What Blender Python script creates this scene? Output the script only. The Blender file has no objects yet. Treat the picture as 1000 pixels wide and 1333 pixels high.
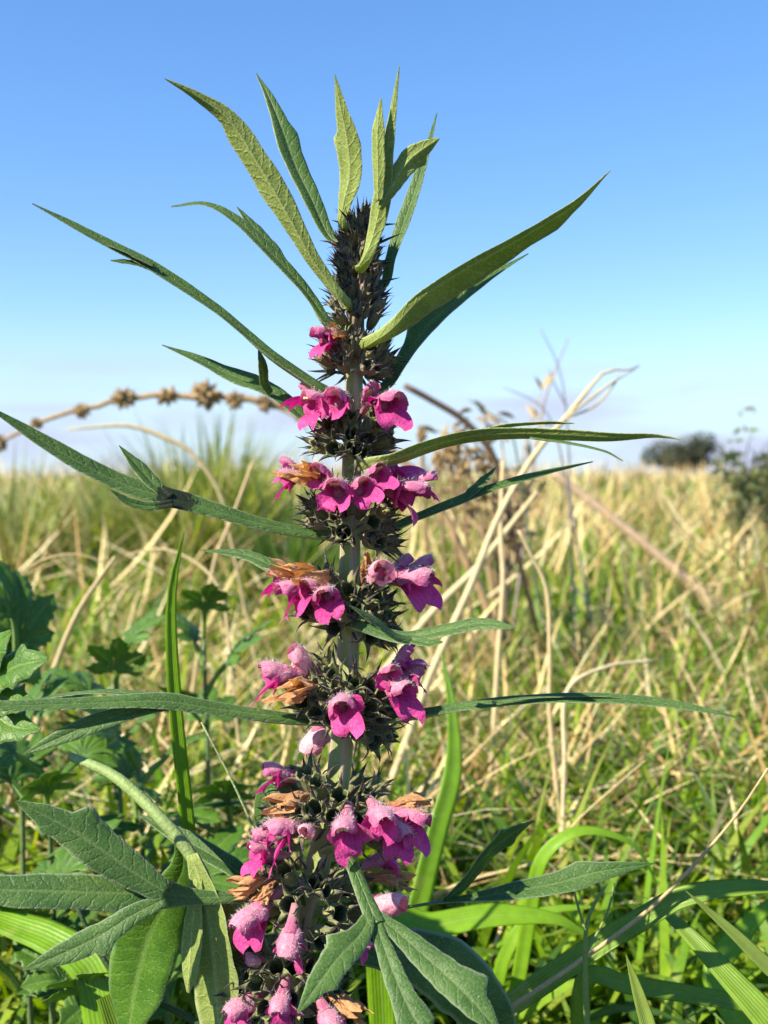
import bpy, math, random
import numpy as np
from mathutils import Vector, Matrix

# ------------------------------------------------------------------ camera, sky, sun, exposure
F_PX, D_CAM, Z_CAM, HORIZON = 1374.0, 0.275, 0.24, 622.0
PITCH = math.atan((HORIZON - 666.5) / F_PX)          # negative: looking slightly down
SUN_DIR = Vector((-0.80, -0.50, 0.74)).normalized()   # towards the sun
sc = bpy.context.scene
col = sc.collection
cam_d = bpy.data.cameras.new('camera')
cam = bpy.data.objects.new('camera', cam_d); col.objects.link(cam)
cam.location = (0, -D_CAM, Z_CAM)
cam.rotation_euler = (math.pi / 2 + PITCH, 0, 0)
cam_d.sensor_fit = 'HORIZONTAL'; cam_d.sensor_width = 36.0; cam_d.lens = 36.0 * F_PX / 1000.0
cam_d.clip_start = 0.01; cam_d.clip_end = 5000.0
cam_d.dof.use_dof = True; cam_d.dof.focus_distance = D_CAM - 0.004; cam_d.dof.aperture_fstop = 25.0
sc.camera = cam

world = bpy.data.worlds.new('World'); sc.world = world; world.use_nodes = True
wn, wl = world.node_tree.nodes, world.node_tree.links
wn.clear()
sky = wn.new('ShaderNodeTexSky'); sky.sky_type = 'NISHITA'; sky.sun_disc = False
sky.sun_elevation = math.asin(SUN_DIR.z); sky.sun_rotation = math.atan2(SUN_DIR.x, SUN_DIR.y)
sky.altitude = 0; sky.air_density = 1.0; sky.dust_density = 0.0; sky.ozone_density = 4.0
geo = wn.new('ShaderNodeTexCoord')
sep = wn.new('ShaderNodeSeparateXYZ'); wl.new(geo.outputs['Generated'], sep.inputs[0])
mp = wn.new('ShaderNodeMapping'); mp.inputs['Scale'].default_value = (3.2, 3.2, 16.0); mp.inputs['Location'].default_value = (0.55, 0.0, 0.35)
wl.new(geo.outputs['Generated'], mp.inputs[0])
cn = wn.new('ShaderNodeTexNoise'); cn.inputs['Scale'].default_value = 1.6; cn.inputs['Detail'].default_value = 6; cn.inputs['Roughness'].default_value = 0.5
wl.new(mp.outputs[0], cn.inputs['Vector'])
cr = wn.new('ShaderNodeMapRange'); cr.interpolation_type = 'SMOOTHSTEP'
cr.inputs[1].default_value = 0.40; cr.inputs[2].default_value = 0.66
wl.new(cn.outputs[0], cr.inputs[0])
b1 = wn.new('ShaderNodeMapRange'); b1.interpolation_type = 'SMOOTHSTEP'
b1.inputs[1].default_value = 0.135; b1.inputs[2].default_value = 0.055
wl.new(sep.outputs[2], b1.inputs[0])
cm = wn.new('ShaderNodeMath'); cm.operation = 'MULTIPLY'; wl.new(cr.outputs[0], cm.inputs[0]); wl.new(b1.outputs[0], cm.inputs[1])
b2 = wn.new('ShaderNodeMapRange'); b2.interpolation_type = 'SMOOTHSTEP'
b2.inputs[1].default_value = 0.16; b2.inputs[2].default_value = 0.02; b2.inputs[4].default_value = 0.80     # thin low haze all round the horizon
wl.new(sep.outputs[2], b2.inputs[0])
cm1 = wn.new('ShaderNodeMath'); cm1.operation = 'MULTIPLY'; cm1.inputs[1].default_value = 0.85; wl.new(cm.outputs[0], cm1.inputs[0])
hs = wn.new('ShaderNodeHueSaturation'); hs.inputs['Hue'].default_value = 0.51; hs.inputs['Saturation'].default_value = 1.42; hs.inputs['Value'].default_value = 1.42
gm = wn.new('ShaderNodeGamma'); gm.inputs[1].default_value = 0.70       # softer contrast of the whole sky, as the camera recorded it
wl.new(sky.outputs[0], gm.inputs[0]); wl.new(gm.outputs[0], hs.inputs['Color'])
cmix = wn.new('ShaderNodeMix'); cmix.data_type = 'RGBA'
wl.new(b2.outputs[0], cmix.inputs[0]); wl.new(hs.outputs[0], cmix.inputs[6])
cmix.inputs[7].default_value = (2.3, 3.1, 4.0, 1)
clx = wn.new('ShaderNodeMix'); clx.data_type = 'RGBA'
wl.new(cm1.outputs[0], clx.inputs[0]); wl.new(cmix.outputs[2], clx.inputs[6]); clx.inputs[7].default_value = (2.5, 2.7, 3.65, 1)
bg = wn.new('ShaderNodeBackground'); bg.inputs[1].default_value = 0.12
wl.new(clx.outputs[2], bg.inputs[0])
wo = wn.new('ShaderNodeOutputWorld'); wl.new(bg.outputs[0], wo.inputs[0])

sun_d = bpy.data.lights.new('sun', 'SUN'); sun_d.energy = 5.0; sun_d.angle = math.radians(0.53); sun_d.color = (1.0, 0.91, 0.74)
sun = bpy.data.objects.new('sun', sun_d); col.objects.link(sun)
sun.rotation_euler = (-SUN_DIR).to_track_quat('-Z', 'Y').to_euler()
sun.location = (-3, -2, 3)

sc.view_settings.view_transform = 'Standard'; sc.view_settings.look = 'None'
sc.view_settings.gamma = 1.0; sc.view_settings.use_curve_mapping = False
sc.view_settings.exposure = 1.1
sc.render.engine = 'CYCLES'
sc.cycles.use_denoising = True
sc.cycles.max_bounces = 8; sc.cycles.transmission_bounces = 6; sc.cycles.transparent_max_bounces = 8

rng = np.random.default_rng(7)
R = random.Random(11)
CP, SP = math.cos(PITCH), math.sin(PITCH)

def at(px, py, y=0.0):
    """world point on the plane y (metres behind the stem) that is seen at a photo pixel"""
    a, b = px - 500.0, 666.5 - py
    d = np.array([a, F_PX * CP - b * SP, F_PX * SP + b * CP])
    return np.array([0, -D_CAM, Z_CAM]) + d * ((y + D_CAM) / d[1])

def pxm(y=0.0):
    return (y + D_CAM) / F_PX

def smooth(a, b, x):
    t = np.clip((np.asarray(x, float) - a) / (b - a), 0, 1)
    return t * t * (3 - 2 * t)

def terrain(x, y):
    x = np.asarray(x, float); y = np.asarray(y, float)
    z = 0.12 * smooth(0.6, 6.5, y) - 3.2 * smooth(9.0, 85.0, y)
    z = z + 0.02 * smooth(0.8, 2, y) * np.sin(x * 1.7 + 0.5) * np.cos(y * 1.1) + 0.05 * smooth(2, 5, y) * np.exp(-((x + 0.9) / 1.0) ** 2)
    return z

# ------------------------------------------------------------------ materials
def nodes_of(name):
    m = bpy.data.materials.new(name); m.use_nodes = True
    nt = m.node_tree; nt.nodes.clear()
    return m, nt.nodes, nt.links

class NB:
    def __init__(s, name):
        s.m, s.n, s.l = nodes_of(name)
        s.out = s.n.new('ShaderNodeOutputMaterial')
    def math(s, op, a, b=None, c=None, clamp=False):
        nd = s.n.new('ShaderNodeMath'); nd.operation = op; nd.use_clamp = clamp
        for k, v in enumerate((a, b, c)):
            if v is None: continue
            if isinstance(v, (int, float)): nd.inputs[k].default_value = v
            else: s.l.new(v, nd.inputs[k])
        return nd.outputs[0]
    def noise(s, scale, detail=3, rough=0.5, vec=None, dist=0.0):
        nd = s.n.new('ShaderNodeTexNoise'); nd.inputs['Scale'].default_value = scale
        nd.inputs['Detail'].default_value = detail; nd.inputs['Roughness'].default_value = rough; nd.inputs['Distortion'].default_value = dist
        if vec is None: vec = s.obj()
        s.l.new(vec, nd.inputs['Vector']); return nd.outputs[0]
    def obj(s):
        if not hasattr(s, '_tc'): s._tc = s.n.new('ShaderNodeTexCoord')
        return s._tc.outputs['Object']
    def uv(s):
        s.obj(); return s._tc.outputs['UV']
    def vor(s, scale, feature='F1', vec=None):
        nd = s.n.new('ShaderNodeTexVoronoi'); nd.feature = feature; nd.inputs['Scale'].default_value = scale
        s.l.new(vec if vec is not None else s.obj(), nd.inputs['Vector']); return nd.outputs[0]
    def ramp(s, x, lo, hi, a=0.0, b=1.0):
        nd = s.n.new('ShaderNodeMapRange'); nd.interpolation_type = 'SMOOTHSTEP'
        s.l.new(x, nd.inputs[0])
        for k, v in zip((1, 2, 3, 4), (lo, hi, a, b)): nd.inputs[k].default_value = v
        return nd.outputs[0]
    def mix(s, f, a, b):
        nd = s.n.new('ShaderNodeMix'); nd.data_type = 'RGBA'
        for k, v in ((0, f), (6, a), (7, b)):
            if isinstance(v, (int, float)): nd.inputs[k].default_value = v
            elif isinstance(v, tuple): nd.inputs[k].default_value = (*v, 1)
            else: s.l.new(v, nd.inputs[k])
        return nd.outputs[2]
    def sepuv(s):
        nd = s.n.new('ShaderNodeSeparateXYZ'); s.l.new(s.uv(), nd.inputs[0]); return nd.outputs[0], nd.outputs[1]
    def attr(s, name):
        nd = s.n.new('ShaderNodeAttribute'); nd.attribute_name = name; return nd
    def rnd(s):
        if not hasattr(s, '_oi'): s._oi = s.n.new('ShaderNodeObjectInfo')
        return s._oi.outputs['Random']
    def bump(s, h, dist, strength=1.0):
        nd = s.n.new('ShaderNodeBump'); nd.inputs['Distance'].default_value = dist; nd.inputs['Strength'].default_value = strength
        s.l.new(h, nd.inputs['Height']); return nd.outputs[0]
    def hsv(s, c, h=0.5, sat=1.0, v=1.0):
        nd = s.n.new('ShaderNodeHueSaturation')
        for k, x in (('Hue', h), ('Saturation', sat), ('Value', v)):
            if isinstance(x, (int, float)): nd.inputs[k].default_value = x
            else: s.l.new(x, nd.inputs[k])
        s.l.new(c, nd.inputs['Color']); return nd.outputs[0]
    def finish(s, colr, rough=0.6, spec=0.3, normal=None, trans=0.0, tcol=None, sheen=0.0, sss=0.0):
        p = s.n.new('ShaderNodeBsdfPrincipled')
        p.inputs['Roughness'].default_value = rough; p.inputs['Specular IOR Level'].default_value = spec
        p.inputs['Sheen Weight'].default_value = sheen; p.inputs['Sheen Roughness'].default_value = 0.4
        if isinstance(colr, tuple): p.inputs['Base Color'].default_value = (*colr, 1)
        else: s.l.new(colr, p.inputs['Base Color'])
        if normal is not None: s.l.new(normal, p.inputs['Normal'])
        sh = p.outputs[0]
        if trans > 0:
            t = s.n.new('ShaderNodeBsdfTranslucent')
            tc = tcol if tcol is not None else colr
            if isinstance(tc, tuple): t.inputs[0].default_value = (*tc, 1)
            else: s.l.new(tc, t.inputs[0])
            if normal is not None: s.l.new(normal, t.inputs['Normal'])
            mx = s.n.new('ShaderNodeMixShader'); mx.inputs[0].default_value = trans
            s.l.new(sh, mx.inputs[1]); s.l.new(t.outputs[0], mx.inputs[2]); sh = mx.outputs[0]
        s.l.new(sh, s.out.inputs['Surface'])
        return s.m

def leaf_material(name, base, base2, vein, speck, specka, sunken, trans, rough, spec=0.35, bumpd=0.00020, blotch=False, vk=2.6, sheen=0.15):
    b = NB(name)
    u, v = b.sepuv()
    x = b.math('ABSOLUTE', b.math('MULTIPLY_ADD', u, 2.0, -1.0))
    wob = b.noise(420, 3, 0.6)
    ph = b.math('ADD', b.math('SUBTRACT', b.math('MULTIPLY', v, vk), b.math('MULTIPLY', x, 1.0)), b.math('MULTIPLY', wob, 1.1))
    fr = b.math('PINGPONG', ph, 0.5)
    lat = b.ramp(fr, 0.0, 0.16, 1.0, 0.0)
    mid = b.ramp(x, 0.02, 0.16, 1.0, 0.0)
    veins = b.math('MAXIMUM', b.math('MULTIPLY', lat, 0.75), mid)
    cells = b.vor(1500)
    fine = b.noise(2600, 2)
    big = b.noise(120, 3)
    c = b.mix(b.ramp(big, 0.3, 0.7), base, base2)
    c = b.mix(b.math('MULTIPLY', b.math('MAXIMUM', b.math('MULTIPLY', lat, 0.28), mid), 0.6), c, vein)
    c = b.hsv(c, v=b.math('MULTIPLY_ADD', cells, 0.5, 0.78))
    sp = b.ramp(fine, 0.60, 0.72)
    c = b.mix(b.math('MULTIPLY', sp, specka), c, speck)
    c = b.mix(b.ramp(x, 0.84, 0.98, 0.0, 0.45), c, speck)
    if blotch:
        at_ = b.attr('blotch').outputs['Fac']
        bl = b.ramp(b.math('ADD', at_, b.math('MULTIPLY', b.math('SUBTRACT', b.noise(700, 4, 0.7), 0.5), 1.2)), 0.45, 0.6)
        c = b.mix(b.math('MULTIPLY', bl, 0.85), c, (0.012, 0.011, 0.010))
    sgn = -1.0 if sunken else 1.0
    h = b.math('ADD', b.math('MULTIPLY', veins, sgn * 1.0), b.math('MULTIPLY', cells, -0.55))
    h = b.math('ADD', h, b.math('MULTIPLY', fine, 0.25))
    nrm = b.bump(h, bumpd, 0.7)
    tc = b.hsv(c, h=0.485, sat=1.25, v=1.7)
    return b.finish(c, rough, spec, nrm, trans, tc, sheen)

M = {}
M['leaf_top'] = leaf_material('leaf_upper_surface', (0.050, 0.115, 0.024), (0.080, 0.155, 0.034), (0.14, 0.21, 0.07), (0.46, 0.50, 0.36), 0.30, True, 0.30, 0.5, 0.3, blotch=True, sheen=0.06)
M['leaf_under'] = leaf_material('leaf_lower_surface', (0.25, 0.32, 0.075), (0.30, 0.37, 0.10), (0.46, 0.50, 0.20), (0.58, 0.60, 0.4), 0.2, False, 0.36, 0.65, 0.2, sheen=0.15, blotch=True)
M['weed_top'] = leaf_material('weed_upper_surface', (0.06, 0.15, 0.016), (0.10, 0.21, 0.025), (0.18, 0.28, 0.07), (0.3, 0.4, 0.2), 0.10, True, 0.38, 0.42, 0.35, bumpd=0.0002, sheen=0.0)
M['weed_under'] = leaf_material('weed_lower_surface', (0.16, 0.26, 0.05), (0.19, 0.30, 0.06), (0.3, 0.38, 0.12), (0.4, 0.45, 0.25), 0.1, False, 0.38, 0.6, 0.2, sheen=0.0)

def stem_material(name, green, rib, brown, hair):
    b = NB(name)
    u, v = b.sepuv()
    fac = b.math('PINGPONG', b.math('MULTIPLY', u, 4.0), 0.5)        # 0 at the corners, 0.5 mid facet
    ln = b.noise(60, 2)
    mpn = b.n.new('ShaderNodeMapping'); mpn.inputs['Scale'].default_value = (90, 1.2, 1); b.l.new(b.uv(), mpn.inputs[0])
    streak = b.noise(1.0, 3, 0.6, mpn.outputs[0])
    c = b.mix(b.ramp(fac, 0.05, 0.28), rib, green)
    c = b.mix(b.math('MULTIPLY', b.ramp(streak, 0.45, 0.7), 0.5), c, brown)
    c = b.mix(b.math('MULTIPLY', b.ramp(b.noise(3500, 1), 0.58, 0.7), hair), c, (0.6, 0.6, 0.5))
    nrm = b.bump(b.math('ADD', streak, b.math('MULTIPLY', b.noise(3000, 2), 0.5)), 0.0002)
    return b.finish(c, 0.6, 0.3, nrm, 0, None, 0.3)
M['stem'] = stem_material('square_stem', (0.24, 0.30, 0.08), (0.38, 0.30, 0.22), (0.26, 0.19, 0.13), 0.3)

def calyx_material(name, a, b_, tip, inner):
    b = NB(name)
    t = b.attr('tip').outputs['Fac']
    c = b.mix(b.rnd(), a, b_)
    c = b.hsv(c, v=b.math('MULTIPLY_ADD', b.noise(900, 3), 0.9, 0.55))
    c = b.mix(b.ramp(t, 0.36, 0.72), c, tip)
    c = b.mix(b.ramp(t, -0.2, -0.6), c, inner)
    c = b.mix(b.math('MULTIPLY', b.ramp(b.noise(3800, 1), 0.6, 0.7), 0.35), c, (0.5, 0.48, 0.4))
    u, v = b.sepuv()
    ribs = b.math('PINGPONG', b.math('MULTIPLY', u, 10.0), 0.5)
    nrm = b.bump(b.math('ADD', ribs, b.math('MULTIPLY', b.noise(2500, 2), 0.5)), 0.0003)
    return b.finish(c, 0.6, 0.3, nrm, 0.12, None, 0.25)
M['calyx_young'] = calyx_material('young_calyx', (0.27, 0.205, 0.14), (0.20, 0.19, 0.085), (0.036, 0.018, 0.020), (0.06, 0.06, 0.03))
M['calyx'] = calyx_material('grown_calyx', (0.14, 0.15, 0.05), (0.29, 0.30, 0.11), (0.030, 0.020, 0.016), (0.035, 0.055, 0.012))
M['bract'] = calyx_material('bract_spine', (0.07, 0.08, 0.04), (0.10, 0.10, 0.06), (0.018, 0.014, 0.017), (0.05, 0.05, 0.03))
M['dry'] = calyx_material('dry_seed_head', (0.36, 0.24, 0.10), (0.44, 0.31, 0.14), (0.30, 0.19, 0.08), (0.16, 0.1, 0.05))

def petal_material(name, a, b_, edge, vein, trans=0.35):
    b = NB(name)
    t = b.attr('tip').outputs['Fac']
    c = b.mix(b.rnd(), a, b_)
    c = b.mix(b.ramp(t, 0.0, 0.9), c, edge)
    n = b.noise(380, 3, 0.6)
    u, v = b.sepuv()
    st_ = b.ramp(b.math('PINGPONG', b.math('MULTIPLY_ADD', u, 7.0, b.math('MULTIPLY', n, 1.2)), 0.5), 0.0, 0.14, 1.0, 0.0)
    c = b.hsv(c, v=b.math('SUBTRACT', 1.0, b.math('MULTIPLY', st_, 0.28)))
    c = b.mix(b.math('MULTIPLY', b.ramp(n, 0.48, 0.72), 0.5), c, vein)
    c = b.mix(b.math('MULTIPLY', b.ramp(b.noise(3200, 1), 0.6, 0.7), 0.12), c, (0.8, 0.7, 0.75))
    nrm = b.bump(b.math('ADD', n, b.math('MULTIPLY', b.noise(1900, 2), 0.5)), 0.0005)
    return b.finish(c, 0.55, 0.25, nrm, trans, b.hsv(c, sat=1.2, v=1.1), 0.3)
M['hood'] = petal_material('flower_hood_petal', (0.50, 0.085, 0.25), (0.36, 0.05, 0.20), (0.66, 0.27, 0.38), (0.72, 0.42, 0.48), 0.28)
M['lip'] = petal_material('flower_lip_petal', (0.52, 0.020, 0.20), (0.40, 0.014, 0.19), (0.68, 0.07, 0.30), (0.30, 0.008, 0.12), 0.32)
M['tube'] = petal_material('flower_tube', (0.62, 0.32, 0.33), (0.5, 0.24, 0.29), (0.55, 0.14, 0.28), (0.70, 0.5, 0.45))
M['bud'] = petal_material('flower_bud', (0.70, 0.22, 0.34), (0.60, 0.17, 0.32), (0.80, 0.45, 0.50), (0.88, 0.62, 0.64), 0.3)
M['withered'] = petal_material('withered_petal', (0.42, 0.19, 0.07), (0.30, 0.12, 0.05), (0.58, 0.31, 0.13), (0.22, 0.08, 0.03), 0.3)
def plain(name, c, rough=0.6, trans=0.0, var=0.35, scale=400):
    b = NB(name)
    n = b.noise(scale, 3, 0.6)
    cc = b.n.new('ShaderNodeRGB'); cc.outputs[0].default_value = (*c, 1)
    k = b.hsv(cc.outputs[0], v=b.math('MULTIPLY_ADD', n, 2 * var, 1 - var))
    return b.finish(k, rough, 0.3, b.bump(n, 0.0004), trans)
M['hair'] = plain('white_hair', (0.75, 0.68, 0.68), 0.6, 0.4, 0.1)
M['stamen'] = plain('stamen', (0.65, 0.50, 0.30), 0.6, 0, 0.2)

def grass_material(name, trans, rough=0.42):
    b = NB(name)
    c = b.attr('tint').outputs['Color']
    u, v = b.sepuv()
    x = b.math('ABSOLUTE', b.math('MULTIPLY_ADD', u, 2.0, -1.0))
    str_ = b.math('PINGPONG', b.math('MULTIPLY', u, 9.0), 0.5)
    n = b.noise(180, 3, 0.6)
    c = b.hsv(c, v=b.math('ADD', b.math('MULTIPLY_ADD', n, 0.6, 0.62), b.math('MULTIPLY', str_, 0.2)))
    c = b.mix(b.ramp(x, 0.0, 0.10, 0.35, 0.0), c, (0.30, 0.38, 0.14))
    c = b.mix(b.ramp(b.noise(45, 4, 0.65), 0.60, 0.74, 0.0, 0.55), c, (0.42, 0.36, 0.12))
    nrm = b.bump(b.math('ADD', str_, n), 0.0004, 0.6)
    return b.finish(c, rough, 0.4, nrm, trans, b.hsv(c, h=0.49, sat=1.15, v=1.5))
M['grass'] = grass_material('grass_blade_green', 0.38)
def straw_material(name):
    b = NB(name)
    c = b.attr('tint').outputs['Color']
    n = b.noise(150, 4, 0.65)
    c = b.hsv(c, v=b.math('MULTIPLY_ADD', n, 0.8, 0.6))
    return b.finish(c, 0.55, 0.3, b.bump(b.noise(900, 2), 0.0004), 0.15)
M['straw'] = straw_material('dry_straw')
def soil_material():
    b = NB('soil')
    n1 = b.noise(9, 6, 0.65); n2 = b.noise(160, 5, 0.7)
    c = b.mix(b.ramp(n1, 0.35, 0.65), (0.055, 0.045, 0.022), (0.10, 0.085, 0.035))
    c = b.mix(b.ramp(n2, 0.5, 0.7), c, (0.16, 0.13, 0.06))
    c = b.mix(b.math('MULTIPLY', b.ramp(b.noise(60, 4), 0.5, 0.62), 0.6), c, (0.06, 0.10, 0.02))
    return b.finish(c, 0.9, 0.15, b.bump(n2, 0.01))
M['soil'] = soil_material()

# ------------------------------------------------------------------ mesh helpers
class MB:
    """collects vertices / faces / material slots / per-vertex uv and attributes; build() makes ONE mesh object"""
    def __init__(s): s.v, s.f, s.m, s.uv, s.a = [], [], [], [], []
    def add(s, V, Fc, mi=0, uv=None, a=None):
        o = len(s.v); V = [tuple(p) for p in V]
        s.v += V
        s.f += [tuple(o + k for k in f) for f in Fc]
        s.m += (list(mi) if isinstance(mi, (list, np.ndarray)) else [mi] * len(Fc))
        s.uv += ([tuple(p) for p in uv] if uv is not None else [(0.0, 0.0)] * len(V))
        s.a += (list(a) if a is not None else [0.0] * len(V))
    def mesh(s, name, mats, attr='tip'):
        me = bpy.data.meshes.new(name)
        me.from_pydata(s.v, [], s.f)
        for m in mats: me.materials.append(m)
        me.polygons.foreach_set('material_index', np.array(s.m, np.int32))
        me.polygons.foreach_set('use_smooth', np.ones(len(s.f), bool))
        ul = me.uv_layers.new(name='UVMap')
        li = np.empty(len(me.loops), np.int32); me.loops.foreach_get('vertex_index', li)
        ul.data.foreach_set('uv', np.array(s.uv, np.float32)[li].ravel())
        at_ = me.attributes.new(attr, 'FLOAT', 'POINT'); at_.data.foreach_set('value', np.array(s.a, np.float32))
        me.update()
        return me

def link(name, me, parent=None, M4=None):
    o = bpy.data.objects.new(name, me); col.objects.link(o)
    if parent is not None:
        o.parent = parent
    if M4 is not None: o.matrix_basis = M4
    return o

def tag(o, label=None, cat=None, group=None, kind=None):
    if label: o['label'] = label
    if cat: o['category'] = cat
    if group: o['group'] = group
    if kind: o['kind'] = kind
    return o

def empty(name, loc):
    o = bpy.data.objects.new(name, None); col.objects.link(o); o.location = loc; o.empty_display_size = 0.02
    return o

def catmull(P, n):
    P = np.array(P, float)
    Q = np.vstack([2 * P[0] - P[1], P, 2 * P[-1] - P[-2]])
    out = []
    for i in range(len(P) - 1):
        p0, p1, p2, p3 = Q[i:i + 4]
        t = np.linspace(0, 1, 12, endpoint=False)[:, None]
        out.append(0.5 * (2 * p1 + (p2 - p0) * t + (2 * p0 - 5 * p1 + 4 * p2 - p3) * t ** 2 + (3 * p1 - p0 - 3 * p2 + p3) * t ** 3))
    out.append(P[-1:]); C = np.vstack(out)
    L = np.r_[0, np.cumsum(np.linalg.norm(np.diff(C, axis=0), axis=1))]
    s = np.linspace(0, L[-1], n)
    return np.stack([np.interp(s, L, C[:, k]) for k in range(3)], 1), s

def unit(v):
    v = np.asarray(v, float)
    return v / np.maximum(np.linalg.norm(v, axis=-1, keepdims=True), 1e-9)

def ribbon(mb, path, widths, n0, n1=None, fold=0.2, th=0.00028, pet=0.0, pth=0.0013, res=30, nu=10, teeth=(), wave=0.0, off=(0, 0, 0), seed=0,
           mi=(0, 1), ridge=0.00035, blotch=None, jag=0.04, curl=0.0):
    """a leaf lobe / grass blade with real thickness: midrib along path, full widths [(s, w) or (s, wl, wr)], upper side towards n0..n1"""
    rr = np.random.default_rng(seed)
    C, S = catmull(path, res)
    C = C - np.array(off)
    s = S / S[-1]
    T = unit(np.gradient(C, axis=0))
    n1 = n0 if n1 is None else n1
    N = unit(np.array(n0, float))[None] * (1 - s[:, None]) + unit(np.array(n1, float))[None] * s[:, None]
    side = unit(np.cross(T, N)); N = unit(np.cross(side, T))
    W = np.array([(w[0], w[1] / 2, w[1] / 2) if len(w) == 2 else w for w in widths], float)
    def prof(k):
        # rounded interpolation
        x = np.interp(s, W[:, 0], W[:, k])
        ker = np.array([1, 2, 1]) / 4.0
        y = np.convolve(np.r_[x[0], x, x[-1]], ker, 'valid'); y[0] = x[0]; y[-1] = x[-1]
        return y
    wl, wr = prof(1), prof(2)
    for (ts, sd, amp, ln) in teeth:
        d = (s - ts) / ln
        sh = np.where((d > -1) & (d <= 0), (1 + d) ** 1.3, np.where((d > 0) & (d < 0.35), 1 - d / 0.35, 0)) * amp
        if sd < 0: wl = wl + sh
        else: wr = wr + sh
    jn = 1 + jag * np.sin(s * 37 + rr.uniform(0, 6)) * np.sin(s * 17 + rr.uniform(0, 6))
    wl = wl * jn; wr = wr * (2 - jn)
    u = np.linspace(-1, 1, nu + 1)
    wv = wave * (np.sin(s * 11 + rr.uniform(0, 6)) + 0.6 * np.sin(s * 23 + rr.uniform(0, 6)))
    lat = np.where(u[None] < 0, u[None] * wl[:, None], u[None] * wr[:, None])
    half = (wl + wr)[:, None] / 2
    hgt = fold * np.abs(lat) + wv[:, None] * np.abs(u)[None] ** 2 * np.sign(u)[None] * half - curl * np.abs(u)[None] ** 3 * half
    mid = np.exp(-(lat / (0.12 * half + 0.0003)) ** 2)
    pk = (1 - smooth(pet * 0.8, pet + 0.12, s))[:, None] if pet > 0 else np.zeros((res, 1))
    ov = np.sqrt(np.clip(1 - u ** 2, 0, 1))[None]
    tt = th / 2 * (0.25 + 0.75 * ov ** 0.5) + pk * pth / 2 * ov * 0.5
    bt = th / 2 * (0.25 + 0.75 * ov ** 0.5) + pk * pth * ov + ridge * mid * (1 - 0.7 * s[:, None]) * np.minimum(1, half / 0.0015)
    top = C[:, None] + side[:, None] * lat[..., None] + N[:, None] * (hgt + tt - (1 - pk) * ridge * 0.5 * mid * np.minimum(1, half / 0.002))[..., None]
    bot = C[:, None] + side[:, None] * lat[..., None] + N[:, None] * (hgt - bt)[..., None]
    m = nu + 1
    V = np.vstack([top.reshape(-1, 3), bot.reshape(-1, 3)])
    uvg = np.stack([np.broadcast_to((u[None] + 1) / 2, (res, m)), np.broadcast_to(S[:, None] * 100, (res, m))], -1).reshape(-1, 2)
    i, j = np.meshgrid(np.arange(res - 1), np.arange(nu), indexing='ij'); a = (i * m + j).ravel()
    o = res * m
    ft = np.stack([a, a + 1, a + m + 1, a + m], 1)
    fb = np.stack([a, a + m, a + m + 1, a + 1], 1) + o
    e = np.arange(res - 1) * m
    fl = np.stack([e, e + m, e + m + o, e + o], 1)
    e2 = e + nu
    fr = np.stack([e2, e2 + o, e2 + m + o, e2 + m], 1)
    Fs = np.vstack([ft, fb, fl, fr]).tolist()
    mi_ = [mi[0]] * len(ft) + [mi[1]] * (len(fb) + len(fl) + len(fr))
    # end caps
    Fs.append([k for k in range(m)][::-1] + [o + k for k in range(m)]); mi_.append(mi[1])
    at_ = None
    if blotch is not None:
        at_ = np.tile((np.exp(-((s - blotch[0]) / blotch[1]) ** 2)[:, None] * np.ones(m)).ravel(), 2)
    mb.add(V, Fs, mi_, np.vstack([uvg, uvg]), at_)

def tube(mb, path, radii, nseg=8, res=20, off=(0, 0, 0), mi=0, square=0.0, a0=0.0, a1=0.0, seed=0, jit=0.0, rot=0.0):
    C, S = catmull(path, res); C = C - np.array(off); s = S / S[-1]
    if jit:
        rr = np.random.default_rng(seed); C[1:-1] += rr.normal(0, jit, C[1:-1].shape)
    T = unit(np.gradient(C, axis=0))
    ref = np.array([0.0, 1.0, 0.0]); A = unit(np.cross(T, ref)); 
    bad = np.linalg.norm(np.cross(T, ref), axis=1) < 0.05
    A[bad] = unit(np.cross(T[bad], [1.0, 0, 0])); B = np.cross(A, T)
    r = np.interp(s, np.linspace(0, 1, len(radii)), radii)
    ang = np.linspace(0, 2 * math.pi, nseg + 1) + rot
    k = 1 + square * (np.cos(4 * (ang - rot)) * 0.5 + .12 * np.cos(8 * (ang - rot))) if square else np.ones(nseg + 1)
    ring = C[:, None] + (A[:, None] * np.cos(ang)[None, :, None] + B[:, None] * np.sin(ang)[None, :, None]) * (r[:, None] * k[None])[..., None]
    m = nseg + 1
    V = ring.reshape(-1, 3)
    i, j = np.meshgrid(np.arange(res - 1), np.arange(nseg), indexing='ij'); a = (i * m + j).ravel()
    Fs = np.stack([a, a + m, a + m + 1, a + 1], 1).tolist()
    Fs.append(list(range(nseg))); Fs.append([(res - 1) * m + q for q in range(nseg)][::-1])
    uv = np.stack([np.broadcast_to(np.linspace(0, 1, m)[None], (res, m)), np.broadcast_to(S[:, None] * 100, (res, m))], -1).reshape(-1, 2)
    mb.add(V, Fs, mi, uv, np.repeat(a0 + (a1 - a0) * s, m))
    return C

def grid(mb, fn, nu, nv, mi=0, tip=None):
    """open sheet fn(a in -1..1, b in 0..1)"""
    A, B = np.meshgrid(np.linspace(-1, 1, nu), np.linspace(0, 1, nv), indexing='xy')
    P = np.stack(fn(A, B), -1).reshape(-1, 3)
    i, j = np.meshgrid(np.arange(nv - 1), np.arange(nu - 1), indexing='ij'); a = (i * nu + j).ravel()
    t = (tip(A, B) if tip else B).ravel()
    mb.add(P, np.stack([a, a + 1, a + nu + 1, a + nu], 1).tolist(), mi, np.stack([(A + 1) / 2, B], -1).reshape(-1, 2), t)
    return P

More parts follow.
